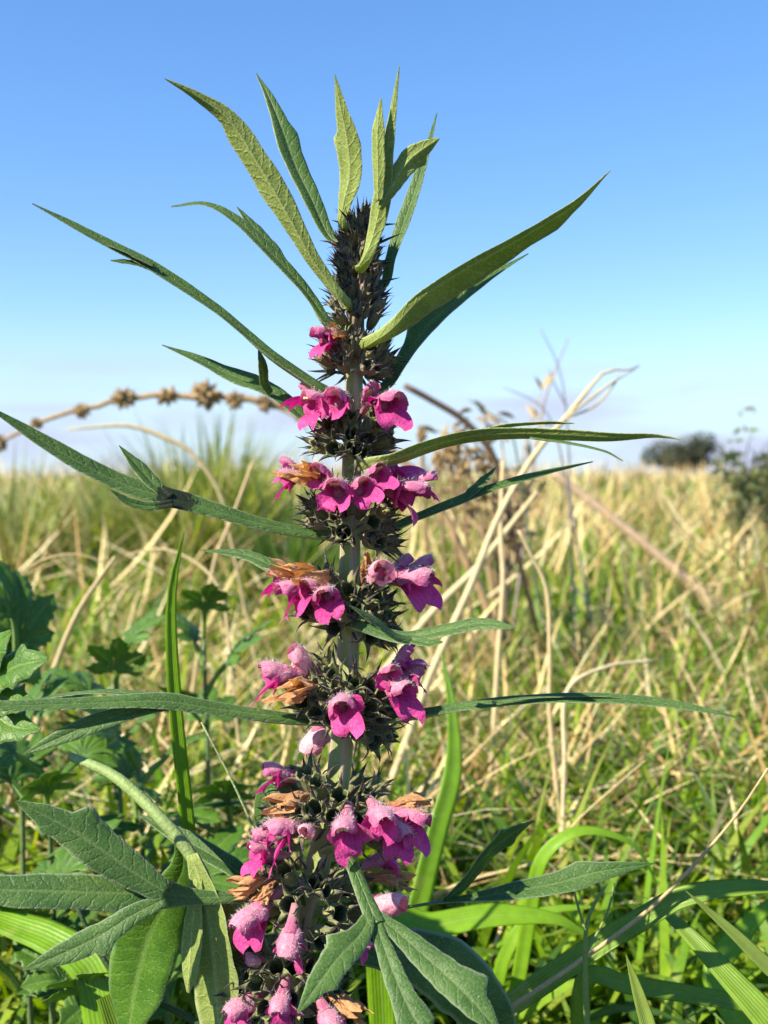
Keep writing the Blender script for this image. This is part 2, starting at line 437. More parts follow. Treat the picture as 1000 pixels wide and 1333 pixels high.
# ------------------------------------------------------------------ ground
def make_ground():
    ys = np.concatenate([[-300, -60, -10, -3], np.linspace(-1, 10, 56), [12, 15, 20, 28, 40, 60, 85, 130, 300, 900, 2500]])
    xs = np.concatenate([[-2500, -600, -150, -50, -20, -9], np.linspace(-5, 5, 51), [9, 20, 50, 150, 600, 2500]])
    X, Y = np.meshgrid(xs, ys); Z = terrain(X, Y)
    mb = MB(); nx = len(xs)
    i, j = np.meshgrid(np.arange(len(ys) - 1), np.arange(nx - 1), indexing='ij'); a = (i * nx + j).ravel()
    mb.add(np.stack([X, Y, Z], -1).reshape(-1, 3), np.stack([a, a + 1, a + nx + 1, a + nx], 1).tolist())
    tag(link('ground', mb.mesh('ground', [M['soil']])), 'brown soil of the grassy field', None, None, 'structure')
make_ground()

# ------------------------------------------------------------------ mass grass (stuff)
def blades(name, mat, N, X, Y, Hh, Wd, lean, curv, tint, rows=5, z0=None, az=None, rise=None):
    """N blades as one mesh; each a curved tapering strip of 2*(rows-1) triangles"""
    az = rng.uniform(0, 2 * math.pi, N) if az is None else az
    Z = terrain(X, Y) - 0.004 if z0 is None else z0
    d = np.stack([np.cos(az), np.sin(az), np.zeros(N)], 1)
    tw = az + math.pi / 2 + rng.normal(0, 0.5, N)
    sd = np.stack([np.cos(tw), np.sin(tw), np.zeros(N)], 1)
    t = np.linspace(0, 1, rows)
    ang0 = lean; 
    pts = np.zeros((N, rows, 3)); pts[:, 0] = np.stack([X, Y, Z], 1)
    for k in range(1, rows):
        an = ang0 + curv * (t[k] - 0.5 / (rows - 1))
        st = Hh / (rows - 1)
        pts[:, k] = pts[:, k - 1] + d * (np.sin(an) * st)[:, None] + np.array([0, 0, 1.0]) * (np.cos(an) * st)[:, None]
    gz = terrain(pts[..., 0], pts[..., 1]) + 0.003
    pts[..., 2] = np.maximum(pts[..., 2], np.where(np.arange(rows)[None] == 0, -9, gz))
    wp = np.interp(t, [0, 0.25, 0.6, 1], [0.7, 1.0, 0.85, 0.06])
    o = sd[:, None] * (Wd[:, None] * wp[None] / 2)[..., None]
    V = np.stack([pts - o, pts + o], 2).reshape(-1, 3)
    base = (np.arange(N) * rows * 2)[:, None]
    q = np.arange(rows - 1) * 2
    Fq = (base[..., None] + np.stack([q, q + 1, q + 3, q + 2], 1)[None]).reshape(-1, 4)
    me = bpy.data.meshes.new(name)
    nf = len(Fq)
    me.vertices.add(len(V)); me.vertices.foreach_set('co', V.astype(np.float32).ravel())
    me.loops.add(nf * 4); me.loops.foreach_set('vertex_index', Fq.astype(np.int32).ravel())
    me.polygons.add(nf); me.polygons.foreach_set('loop_start', (np.arange(nf) * 4).astype(np.int32))
    me.polygons.foreach_set('use_smooth', np.ones(nf, bool))
    me.update(calc_edges=True)
    me.materials.append(mat)
    ca = me.attributes.new('tint', 'FLOAT_COLOR', 'POINT')
    cc = np.concatenate([np.repeat(tint, rows * 2, 0), np.ones((N * rows * 2, 1))], 1)
    ca.data.foreach_set('color', cc.astype(np.float32).ravel())
    ul = me.uv_layers.new(name='UVMap')
    uvv = np.stack([np.tile([0.0, 1.0], N * rows), np.tile(np.repeat(t, 2), N)], 1)
    ul.data.foreach_set('uv', uvv[Fq.ravel()].astype(np.float32).ravel())
    return link(name, me)

GREENS = np.array([(0.14, 0.28, 0.012), (0.21, 0.36, 0.014), (0.28, 0.40, 0.022), (0.09, 0.20, 0.012), (0.32, 0.40, 0.05), (0.05, 0.12, 0.010)])
STRAWS = np.array([(0.60, 0.44, 0.18), (0.72, 0.57, 0.27), (0.42, 0.27, 0.10), (0.64, 0.50, 0.23), (0.28, 0.17, 0.06), (0.76, 0.64, 0.36)])
def patch(x, y, f, ph):
    """0..1 patchiness of the meadow"""
    v = np.sin(x * f + ph) * np.cos(y * f * .9 - ph) + .7 * np.sin((x * .6 - y) * f * 1.9 + 2 * ph) + .5 * np.sin((x + .7 * y) * f * 3.7 + ph)
    return 1 / (1 + np.exp(-2.2 * v))
def pick(P, N, var=0.16):
    return P[rng.integers(0, len(P), N)] * (1 + rng.normal(0, var, (N, 1))).clip(0.5, 1.6)
def wedge(N, d0, d1, power=1.0, margin=0.30):
    d = d0 + (d1 - d0) * rng.uniform(0, 1, N) ** power
    x = rng.uniform(-1, 1, N) * (0.74 * d + margin)
    return x, d - D_CAM

def mass_grass():
    U, Nn = rng.uniform, rng.normal
    # near turf
    N = 24000; x, y = wedge(N, 0.42, 1.15, 0.8)
    keep = ~((np.abs(x) < 0.03) & (y < 0.2)); x, y = x[keep], y[keep]; N = len(x)
    tag(blades('grass_turf', M['grass'], N, x, y, U(0.035, 0.13, N), U(0.0025, 0.006, N) * np.where(U(0, 1, N) < .15, 1.8, 1), U(0.05, 1.0, N), U(0.1, 2.1, N), pick(GREENS, N), 7),
        'thick fresh green grass close behind the flowering plant', 'grass', None, 'stuff')
    N = 5200; x, y = wedge(N, 0.16, 0.46, 0.8)
    side_ = np.abs(x) > .45 * (y + D_CAM) + .02
    h = np.where(side_, U(0.03, 0.10, N), U(0.015, 0.045, N))
    tag(blades('short_grass', M['grass'], N, x, y, h, U(0.002, 0.005, N), U(0.05, 1.0, N), U(0.1, 1.9, N), pick(GREENS, N), 6),
        'short green grass around the foot of the flowering plant', 'grass', None, 'stuff')
    # mid meadow
    N = 90000; x, y = wedge(N, 1.0, 3.6, 0.62)
    k = U(0, 1, N) < .45 + .55 * patch(x, y, 7.0, 1.0); x, y = x[k], y[k]; N = len(x)
    tag(blades('meadow_grass', M['grass'], N, x, y, U(0.05, 0.165, N), U(0.004, 0.009, N), U(0.0, 0.9, N), U(0.1, 1.9, N), pick(GREENS, N), 5),
        'green blades of the sunny meadow in the middle distance', 'grass', None, 'stuff')
    # far meadow
    N = 118000; x, y = wedge(N, 3.2, 11.0, 0.8)
    k = U(0, 1, N) < .30 + .70 * patch(x, y, 3.0, 2.0); x, y = x[k], y[k]; N = len(x)
    tag(blades('far_grass', M['grass'], N, x, y, U(0.06, 0.18, N), U(0.006, 0.014, N), U(0.0, 0.9, N), U(0.1, 1.5, N), pick(GREENS, N), 4),
        'far green grass up to the crest of the meadow', 'grass', None, 'stuff')
    # straw: litter and standing dead stems
    N = 13500; x, y = wedge(N, 0.5, 1.3, 0.8)
    tag(blades('straw_litter', M['straw'], N, x, y, U(0.03, 0.12, N), U(0.001, 0.003, N), U(0.6, 1.7, N), U(-0.3, 0.6, N), pick(STRAWS, N), 5, z0=terrain(x, y) + U(0, 0.06, N)),
        'dry straw litter lying in the green turf', 'straw', None, 'stuff')
    N = 29000; x, y = wedge(N, 1.0, 3.8, 0.65)
    k = U(0, 1, N) < (1.0 - .75 * patch(x, y, 7.0, 1.0)) * (.8 + .3 * np.tanh(x * 1.5)); x, y = x[k], y[k]; N = len(x)
    tag(blades('meadow_straw', M['straw'], N, x, y, U(0.05, 0.20, N), U(0.0016, 0.006, N), U(0.5, 1.75, N), U(-0.7, 1.0, N), pick(STRAWS, N), 6, z0=terrain(x, y) + U(0, 0.11, N)),
        'dead straw tangled among the green meadow grass', 'straw', None, 'stuff')
    N = 48000; x, y = wedge(N, 3.2, 10.5, 0.8)
    k = U(0, 1, N) < (1.0 - .7 * patch(x, y, 3.0, 2.0)) * (.75 + .35 * np.tanh(x * .7)); x, y = x[k], y[k]; N = len(x)
    tag(blades('far_straw', M['straw'], N, x, y, U(0.06, 0.22, N), U(0.003, 0.010, N), U(0.3, 1.7, N), U(-0.6, 1.0, N), pick(STRAWS, N), 4, z0=terrain(x, y) + U(0, 0.10, N)),
        'pale dry grass along the crest of the meadow', 'straw', None, 'stuff')
mass_grass()

# ------------------------------------------------------------------ the flowering plant
STEM_PX = [(468, 282), (466, 360), (462, 460), (459, 560), (457, 660), (455, 760), (453, 860), (446, 960), (436, 1040), (418, 1110), (398, 1190), (376, 1270), (352, 1350), (330, 1450)]
stem_pts = [at(px, py, 0) for px, py in STEM_PX]
last = stem_pts[-1]
stem_pts.append(np.array([last[0] - 0.006, 0.006, 0.03])); stem_pts.append(np.array([last[0] - 0.007, 0.008, -0.008]))
ROOT = Vector((last[0] - 0.007, 0.008, 0.0))
plant = empty('motherwort_plant', ROOT)
tag(plant, 'tall flowering plant with pink spiny flower whorls and narrow dark green lobed leaves', 'plant')
OFF = tuple(ROOT)
def from_px(pts, d0, d1):
    n = len(pts)
    out = []
    for k, p in enumerate(pts):
        y = p[2] * 0.001 if len(p) > 2 else (d0 + (d1 - d0) * k / (n - 1)) * 0.001
        out.append(at(p[0], p[1], y))
    return out

smb = MB()
tube(smb, stem_pts, [0.0013, 0.0019, 0.0021, 0.0023, 0.0025, 0.0027, 0.0029, 0.0031, 0.0032, 0.0032, 0.0032], nseg=32, res=90, off=OFF, square=0.42, rot=0.35)
link('stem', smb.mesh('stem', [M['stem']]), plant)

TOC = (0.0, -1.0, 0.35)      # upper side towards the viewer
UND = (0.0, 1.0, 0.35)       # underside towards the viewer
UP = (0.0, -0.35, 1.0)
leaf_count = 0
def leaf(lobes, name='leaf', parent=plant, off=OFF, mats=None, label=None):
    """lobes: dicts(p=[px..], d=(mm,mm), w=[(s,px)], n=hint, ...); px widths become metres at their depth"""
    global leaf_count
    mb = MB()
    for q, lb in enumerate(lobes):
        leaf_count += 1
        d0, d1 = lb.get('d', (0, 0))
        P = from_px(lb['p'], d0, d1)
        if parent is plant and q == 0:
            yy = lb['p'][0][1] + 7; P = [at(np.interp(yy, [c[1] for c in STEM_PX], [c[0] for c in STEM_PX]), yy, 0.0)] + P
        k = pxm((d0 + d1) / 2000.0)
        W = [(w[0],) + tuple(v * k * 1.1 for v in w[1:]) for w in lb['w']]
        th_ = [(t[0], t[1], t[2] * k, t[3]) for t in lb.get('teeth', ())]
        ribbon(mb, P, W, lb.get('n', UP), lb.get('n1'), lb.get('fold', 0.25), pet=lb.get('pet', 0.0), pth=lb.get('pth', 0.0016), res=lb.get('res', 34), nu=10, teeth=th_,
               wave=lb.get('wave', 0.06), off=off, seed=leaf_count, blotch=lb.get('blotch'), curl=lb.get('curl', 0.12), jag=lb.get('jag', 0.05))
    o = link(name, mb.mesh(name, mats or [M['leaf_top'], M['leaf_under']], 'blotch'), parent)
    if label: o['label'] = label
    return o

# top tuft
leaf([dict(p=[(452, 395), (432, 372), (404, 332), (372, 275), (335, 212), (300, 158), (258, 126), (214, 102)], d=(-9, -24), w=[(0, 12), (.12, 11), (.35, 20), (.55, 34), (.72, 26), (.85, 15), (1, 1)], n=(.5, 1, -.1), n1=(-0.4, 0.6, 0.7), pet=.15, fold=.35,
           teeth=[(.74, 1, 6, .1)])])
leaf([dict(p=[(432, 312), (405, 258), (384, 215), (366, 165), (348, 122), (333, 95)], d=(6, 22), w=[(0, 9), (.2, 17), (.45, 27), (.62, 30), (.8, 16), (1, 1)], n=(0.5, -1, 0.2), pet=.06, fold=.3, teeth=[(.68, 1, 5, .1)])])
leaf([dict(p=[(446, 292), (449, 262), (456, 225), (452, 180), (444, 140), (436, 97)], d=(-5, -14), w=[(0, 10), (.2, 13), (.42, 32), (.62, 31), (.8, 17), (1, 1)], n=(.55, 1, -.15), pet=.12, fold=.18, teeth=[(.66, 1, 6, .1)])])
leaf([dict(p=[(474, 345), (487, 305), (495, 268), (500, 225), (507, 175), (515, 120), (520, 86)], d=(-10, -20), w=[(0, 12), (.18, 12), (.4, 24), (.58, 22), (.75, 13), (1, 1)], n=(.45, 1, -.1), pet=.18, fold=.22),
      dict(p=[(493, 262), (493, 220), (492, 175), (496, 128)], d=(-16, -19), w=[(0, 10), (.35, 17), (.7, 16), (1, 2)], n=(.45, 1, -.1), fold=.2),
      dict(p=[(494, 272), (512, 240), (530, 212), (548, 196), (572, 180)], d=(-15, -15), w=[(0, 8), (.4, 22), (.65, 27), (.85, 16), (1, 2)], n=(0.4, 1, 0.7), fold=.3, teeth=[(.74, -1, 8, .12)])])
leaf([dict(p=[(500, 372), (510, 335), (526, 290), (543, 240), (558, 190), (569, 147)], d=(5, 18), w=[(0, 9), (.2, 15), (.5, 21), (.75, 14), (1, 1)], n=(-0.7, -1, 0.2), fold=.35, pet=.08)])
leaf([dict(p=[(428, 420), (405, 388), (378, 356), (345, 322), (308, 287), (268, 266), (223, 269)], d=(-4, -2), w=[(0, 11), (.2, 15), (.4, 18), (.6, 17), (.8, 15), (1, 2)], n=(0.5, -1, .6), pet=.15, fold=.3, n1=(0.2, -0.7, .8)),
      dict(p=[(384, 360), (358, 330), (334, 300), (308, 269)], d=(0, 6), w=[(0, 8), (.4, 22), (.7, 18), (1, 1)], n=(0.7, -1, 0.5), fold=.2)])
# upper right pair
leaf([dict(p=[(484, 442), (512, 424), (548, 388), (600, 352), (655, 322), (705, 293), (752, 262), (795, 221)], d=(-10, -26), w=[(0, 14, 9), (.15, 8, 7), (.3, 22, 8), (.5, 30, 8), (.7, 20, 8), (.86, 11, 5), (1, .5, .5)], n=(-0.2, 1, 0.25), n1=(-0.5, 0.5, 0.8), pet=.18, fold=.12,
           teeth=[(.80, -1, 8, .1)])])
leaf([dict(p=[(500, 505), (522, 472), (552, 430), (588, 396), (635, 362), (688, 330)], d=(6, 16), w=[(0, 9), (.2, 17), (.42, 28), (.6, 26), (.8, 15), (1, 1)], n=(-0.5, -1, 0.8), pet=.1, fold=.25, teeth=[(.48, -1, 16, .12)])])
# long left leaf
leaf([dict(p=[(428, 510), (392, 488), (345, 455), (285, 405), (228, 366), (185, 340), (140, 317), (95, 293), (42, 265)], d=(-6, -16), w=[(0, 13), (.25, 13), (.5, 15), (.68, 17), (.78, 15), (.9, 11), (1, 1)], n=(0.25, -0.75, 0.6), pet=.3, fold=.3),
      dict(p=[(212, 356), (185, 345), (165, 341), (144, 339)], d=(-12, -14), w=[(0, 6), (.4, 9), (.8, 7), (1, 1)], n=(0.2, -0.8, 0.6)),
      dict(p=[(200, 346), (170, 330), (150, 322), (138, 318)], d=(-13, -15), w=[(0, 8), (.4, 12), (.8, 8), (1, 1)], n=(0.2, -0.6, 0.9))])
leaf([dict(p=[(425, 560), (398, 545), (372, 522), (340, 503), (300, 488), (258, 468), (211, 449)], d=(2, 8), w=[(0, 11), (.18, 17), (.38, 21), (.6, 24), (.8, 15), (1, 1)], n=(0.4, -1, 0.7), pet=.08, fold=.3),
      dict(p=[(352, 512), (344, 497), (342, 478), (336, 452)], d=(3, -2), w=[(0, 9), (.35, 15), (.65, 13), (1, 1)], n=(0.8, -1, 0.2), fold=.2)])
# mid left, with a black blotch
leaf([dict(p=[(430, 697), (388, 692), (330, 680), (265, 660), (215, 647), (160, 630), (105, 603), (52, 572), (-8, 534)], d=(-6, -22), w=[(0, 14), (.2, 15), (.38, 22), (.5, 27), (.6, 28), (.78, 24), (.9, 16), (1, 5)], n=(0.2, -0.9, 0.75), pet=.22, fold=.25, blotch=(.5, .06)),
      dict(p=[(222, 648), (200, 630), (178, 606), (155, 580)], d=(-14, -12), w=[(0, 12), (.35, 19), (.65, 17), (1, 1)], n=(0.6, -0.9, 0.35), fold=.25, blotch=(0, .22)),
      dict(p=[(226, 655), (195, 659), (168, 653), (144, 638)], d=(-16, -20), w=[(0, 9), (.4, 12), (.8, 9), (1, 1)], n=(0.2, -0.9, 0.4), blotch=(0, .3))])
# mid right pair
leaf([dict(p=[(476, 602), (515, 597), (560, 580), (610, 568), (665, 564), (720, 565), (800, 569), (850, 567), (887, 572)], d=(-11, -30), w=[(0, 13), (.12, 15), (.3, 24), (.5, 20), (.65, 18), (.82, 15), (.9, 10), (1, 1)], n=(-0.1, 0.75, 0.8), pet=.12, fold=.1),
      dict(p=[(610, 564), (660, 555), (710, 551), (748, 551)], d=(-18, -22), w=[(0, 6), (.4, 11), (.8, 8), (1, 1)], n=(-0.1, 0.4, 1)),
      dict(p=[(690, 570), (740, 577), (785, 587), (811, 600)], d=(-22, -26), w=[(0, 6), (.4, 9), (.8, 7), (1, 1)], n=(0, -0.3, 1))])
leaf([dict(p=[(500, 690), (540, 675), (590, 655), (640, 636), (700, 618), (772, 601)], d=(5, 14), w=[(0, 12), (.3, 13), (.5, 15), (.75, 12), (1, 1)], n=(-0.2, -0.75, 0.8), pet=.2, fold=.3),
      dict(p=[(596, 655), (615, 640), (632, 624), (646, 608)], d=(9, 12), w=[(0, 8), (.4, 16), (.7, 13), (1, 1)], n=(-0.7, -0.8, 0.5))])
# behind left, bluish
leaf([dict(p=[(425, 770), (395, 757), (360, 740), (318, 722), (262, 716)], d=(8, 20), w=[(0, 9), (.25, 15), (.55, 21), (.8, 14), (1, 1)], n=(0.2, -0.8, 0.8), pet=.1, fold=.1)])
# pointing at the viewer on the right
leaf([dict(p=[(460, 812), (492, 822), (530, 830), (580, 820), (625, 812), (670, 817)], d=(-12, -30), w=[(0, 13), (.3, 15), (.5, 20), (.75, 22), (.92, 14), (1, 3)], n=(-0.1, -0.8, 0.9), pet=.3, fold=.1),
      dict(p=[(545, 832), (518, 828), (490, 808), (456, 788)], d=(-25, -34), w=[(0, 12), (.4, 14), (.8, 10), (1, 2)], n=(0.2, -0.7, 0.8), fold=-.2),
      dict(p=[(515, 830), (540, 834), (560, 838), (576, 836)], d=(-24, -32), w=[(0, 8), (.4, 13), (.8, 11), (1, 3)], n=(0, -0.8, 0.8))])
# long horizontals
leaf([dict(p=[(425, 938), (385, 936), (330, 930), (270, 921), (215, 913), (150, 914), (80, 917), (-10, 920)], d=(-7, -26), w=[(0, 15), (.2, 16), (.4, 19), (.55, 24), (.75, 18), (1, 14)], n=(0, -0.75, 0.8), pet=.3, fold=.2),
      dict(p=[(235, 916), (190, 922), (140, 936), (88, 956), (30, 982)], d=(-16, -24), w=[(0, 12), (.3, 20), (.6, 24), (.85, 14), (1, 1)], n=(0.1, -0.9, 0.5), fold=.25),
      dict(p=[(250, 915), (190, 905), (130, 901), (75, 906), (38, 914)], d=(-15, -12), w=[(0, 8), (.4, 13), (.8, 9), (1, 1)], n=(0, -0.3, 1))])
leaf([dict(p=[(490, 937), (540, 930), (610, 919), (690, 911), (770, 909), (850, 914), (910, 923), (968, 936)], d=(-6, -22), w=[(0, 14), (.2, 13), (.4, 15), (.6, 17), (.8, 14), (.92, 8), (1, 1)], n=(0, -0.62, 0.85), pet=.25, fold=.25),
      dict(p=[(640, 914), (720, 906), (790, 906), (850, 914)], d=(-14, -16), w=[(0, 4), (.4, 9), (.8, 7), (1, 1)], n=(0, -0.3, 1))])
# lower left, three broad lobes
leaf([dict(p=[(375, 1168), (312, 1168), (255, 1168), (200, 1163), (140, 1162), (70, 1160), (-30, 1158)], d=(-6, -24), w=[(0, 14), (.25, 14), (.4, 20), (.52, 44), (.7, 40), (.85, 42), (1, 30)], n=(0, -0.9, 0.65), pet=.32, fold=.08),
      dict(p=[(218, 1163), (180, 1140), (140, 1112), (95, 1082), (55, 1060), (20, 1043)], d=(-18, -20), w=[(0, 24), (.25, 42), (.5, 52), (.7, 36), (.85, 24), (1, 2)], n=(0.15, -1, 0.55), fold=.12, teeth=[(.64, 1, 18, .16), (.8, -1, 7, .1)]),
      dict(p=[(215, 1170), (175, 1190), (130, 1218), (85, 1240), (30, 1263)], d=(-19, -30), w=[(0, 16), (.3, 27), (.6, 33), (.8, 22), (1, 2)], n=(-0.1, -1, 0.55), fold=.1, teeth=[(.5, -1, 14, .12)])])
# lower right, in its own shade
leaf([dict(p=[(470, 1180), (522, 1181), (590, 1172), (660, 1162), (725, 1150), (780, 1135), (852, 1124)], d=(2, 4), w=[(0, 13), (.25, 13), (.4, 17), (.6, 30), (.78, 30), (.9, 16), (1, 1)], n=(-0.2, 0.75, 0.7), n1=(0.1, -0.9, 0.5), pet=.2, fold=.15, teeth=[(.8, -1, 8, .08)]),
      dict(p=[(578, 1173), (605, 1150), (635, 1112), (662, 1088), (694, 1068)], d=(3, 14), w=[(0, 14), (.3, 28), (.6, 38), (.8, 24), (1, 2)], n=(0.9, -0.5, -0.1), fold=.15, teeth=[(.7, -1, 9, .12), (.78, 1, 7, .1)])])
# front centre leaf that hangs towards the viewer
leaf([dict(p=[(440, 1098, -12), (456, 1122, -18), (474, 1165, -24), (489, 1202, -29)], d=(-12, -29), w=[(0, 15), (.5, 15), (1, 22)], n=(0.3, -0.9, 0.6), pet=1.0, fold=.1, res=20),
      dict(p=[(482, 1188, -27), (470, 1215, -32), (440, 1247, -38), (415, 1280, -43), (388, 1318, -48)], d=(-27, -48), w=[(0, 15), (.3, 34), (.5, 40), (.75, 28), (1, 3)], n=(-0.15, -1, 0.55), fold=.12, teeth=[(.42, 1, 11, .15), (.7, -1, 8, .12)]),
      dict(p=[(487, 1192, -27), (502, 1240, -34), (524, 1295, -41), (552, 1350, -47), (580, 1420, -52)], d=(-27, -52), w=[(0, 13), (.3, 25), (.6, 34), (.85, 22), (1, 2)], n=(0.05, -1, 0.55), fold=.12, teeth=[(.6, 1, 7, .12), (.66, -1, 7, .12)]),
      dict(p=[(491, 1192, -27), (525, 1220, -31), (570, 1260, -37), (610, 1298, -42), (655, 1350, -47)], d=(-27, -47), w=[(0, 14), (.3, 30), (.55, 40), (.8, 34), (1, 3)], n=(0.2, -1, 0.55), fold=.12, teeth=[(.72, -1, 20, .16)])])
# shaded leaf low behind
leaf([dict(p=[(395, 1215), (450, 1230), (520, 1240), (590, 1268), (640, 1330), (665, 1400)], d=(8, 20), w=[(0, 12), (.3, 40), (.6, 85), (.85, 60), (1, 10)], n=(0.1, -1, 0.7), pet=.15, fold=.06)])
leaf([dict(p=[(400, 1030), (372, 1030), (345, 1030), (338, 1080), (336, 1130)], d=(6, 20), w=[(0, 8), (.35, 12), (.6, 26), (.85, 20), (1, 2)], n=(-0.8, -0.8, 0.3), fold=.2)])
leaf([dict(p=[(350, 1170), (310, 1135), (270, 1110), (225, 1085), (180, 1060)], d=(6, 22), w=[(0, 9), (.4, 22), (.7, 26), (1, 2)], n=(0.2, -0.8, 0.7), fold=.3)])

# calyces
def calyx_mesh(name, mat, flare, length, rad, tooth, seed):
    rr = np.random.default_rng(seed); mb = MB(); n = 20; mm = 0.001
    zs = np.array([0, .12, .35, .65, .9, 1.0]) * length
    rs = np.array([.35, .62, .86, 1.0, 1.0, 1.08]) * rad
    ang = np.linspace(0, 2 * math.pi, n + 1)
    V, uv, a = [], [], []
    rim = np.cos(5 * ang) * 0.5 + 0.5
    for k, (z, r) in enumerate(zip(zs, rs)):
        rib = 1 + 0.06 * np.cos(10 * ang)
        zz = z + (rim * 1.1 if k >= 4 else 0)
        V += np.stack([r * rib * np.cos(ang), r * rib * np.sin(ang), zz + np.zeros(n + 1)], 1).tolist()
        uv += np.stack([ang / (2 * math.pi), np.full(n + 1, z)], 1).tolist(); a += [0.1 + 0.25 * k / 5] * (n + 1)
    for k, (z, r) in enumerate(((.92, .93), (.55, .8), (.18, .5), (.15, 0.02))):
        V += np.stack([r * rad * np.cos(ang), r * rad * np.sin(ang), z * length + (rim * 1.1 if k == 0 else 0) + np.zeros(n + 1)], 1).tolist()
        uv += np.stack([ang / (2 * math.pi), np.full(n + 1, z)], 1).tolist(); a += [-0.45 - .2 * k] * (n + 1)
    m = n + 1; rows = 10
    i, j = np.meshgrid(np.arange(rows - 1), np.arange(n), indexing='ij'); q = (i * m + j).ravel()
    mb.add(np.array(V) * mm, np.stack([q, q + 1, q + m + 1, q + m], 1).tolist(), 0, uv, a)
    for t in range(5):
        th = t * 2 * math.pi / 5
        fl = flare + rr.normal(0, 0.12) + (0.45 if t in (3, 4) else 0)
        L = tooth * rr.uniform(0.85, 1.2)
        rad_d = np.array([math.cos(th), math.sin(th), 0]); tan_d = np.array([-math.sin(th), math.cos(th), 0])
        p = rad_d * rad * 1.0 + np.array([0, 0, length * 0.93]); W = rad * 0.85
        rowsV = []
        for s in np.linspace(0, 1, 5):
            an = fl * (0.25 + 0.85 * s)
            if s > 0: p = p + (rad_d * math.sin(an) + np.array([0, 0, math.cos(an)])) * L / 4
            w = W * (1 - s) ** 1.3 + 0.05
            out = rad_d * math.cos(an) - np.array([0, 0, math.sin(an)])
            rowsV += [p - tan_d * w / 2, p + out * w * 0.22, p + tan_d * w / 2, p - out * w * 0.10]
        f = []
        for r_ in range(4):
            for c in range(4):
                x0 = r_ * 4 + c; x1 = r_ * 4 + (c + 1) % 4
                f.append((x0, x1, x1 + 4, x0 + 4))
        f.append((19, 18, 17, 16))
        mb.add(np.array(rowsV) * mm, f, 0, [(0.1, 0.5)] * 20, np.repeat(np.linspace(0.3, 1.1, 5), 4).tolist())
    return mb.mesh(name, [mat])
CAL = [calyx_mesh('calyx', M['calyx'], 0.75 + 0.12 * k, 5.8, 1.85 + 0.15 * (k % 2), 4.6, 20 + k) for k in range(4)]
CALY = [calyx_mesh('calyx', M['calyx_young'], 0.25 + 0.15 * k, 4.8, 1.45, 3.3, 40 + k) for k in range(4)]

def bract_mesh(seed, L):
    mb = MB(); rr = np.random.default_rng(seed)
    c = rr.uniform(-2.4, 1.2)
    tube(mb, np.array([(0, 0, 0), (0, c * .12, L * .3), (0, c * .4, L * .65), (0, c, L)]) * 0.001, [0.00042, 0.00048, 0.00030, 0.00003], nseg=5, res=9, a0=0.0, a1=1.3)
    return mb.mesh('bract', [M['bract']])
BR = [bract_mesh(60 + k, 6.5 + 1.2 * k) for k in range(4)]

def frame(pos, z, up=(0, 0, 1)):
    """matrix with +Z along z and +Y as near up as possible"""
    z = Vector(z).normalized(); u = Vector(up)
    x = u.cross(z)
    if x.length < 1e-4: x = Vector((1, 0, 0)).cross(z)
    x.normalize(); y = z.cross(x)
    m = Matrix((x, y, z)).transposed().to_4x4(); m.translation = Vector(pos) - ROOT
    return m

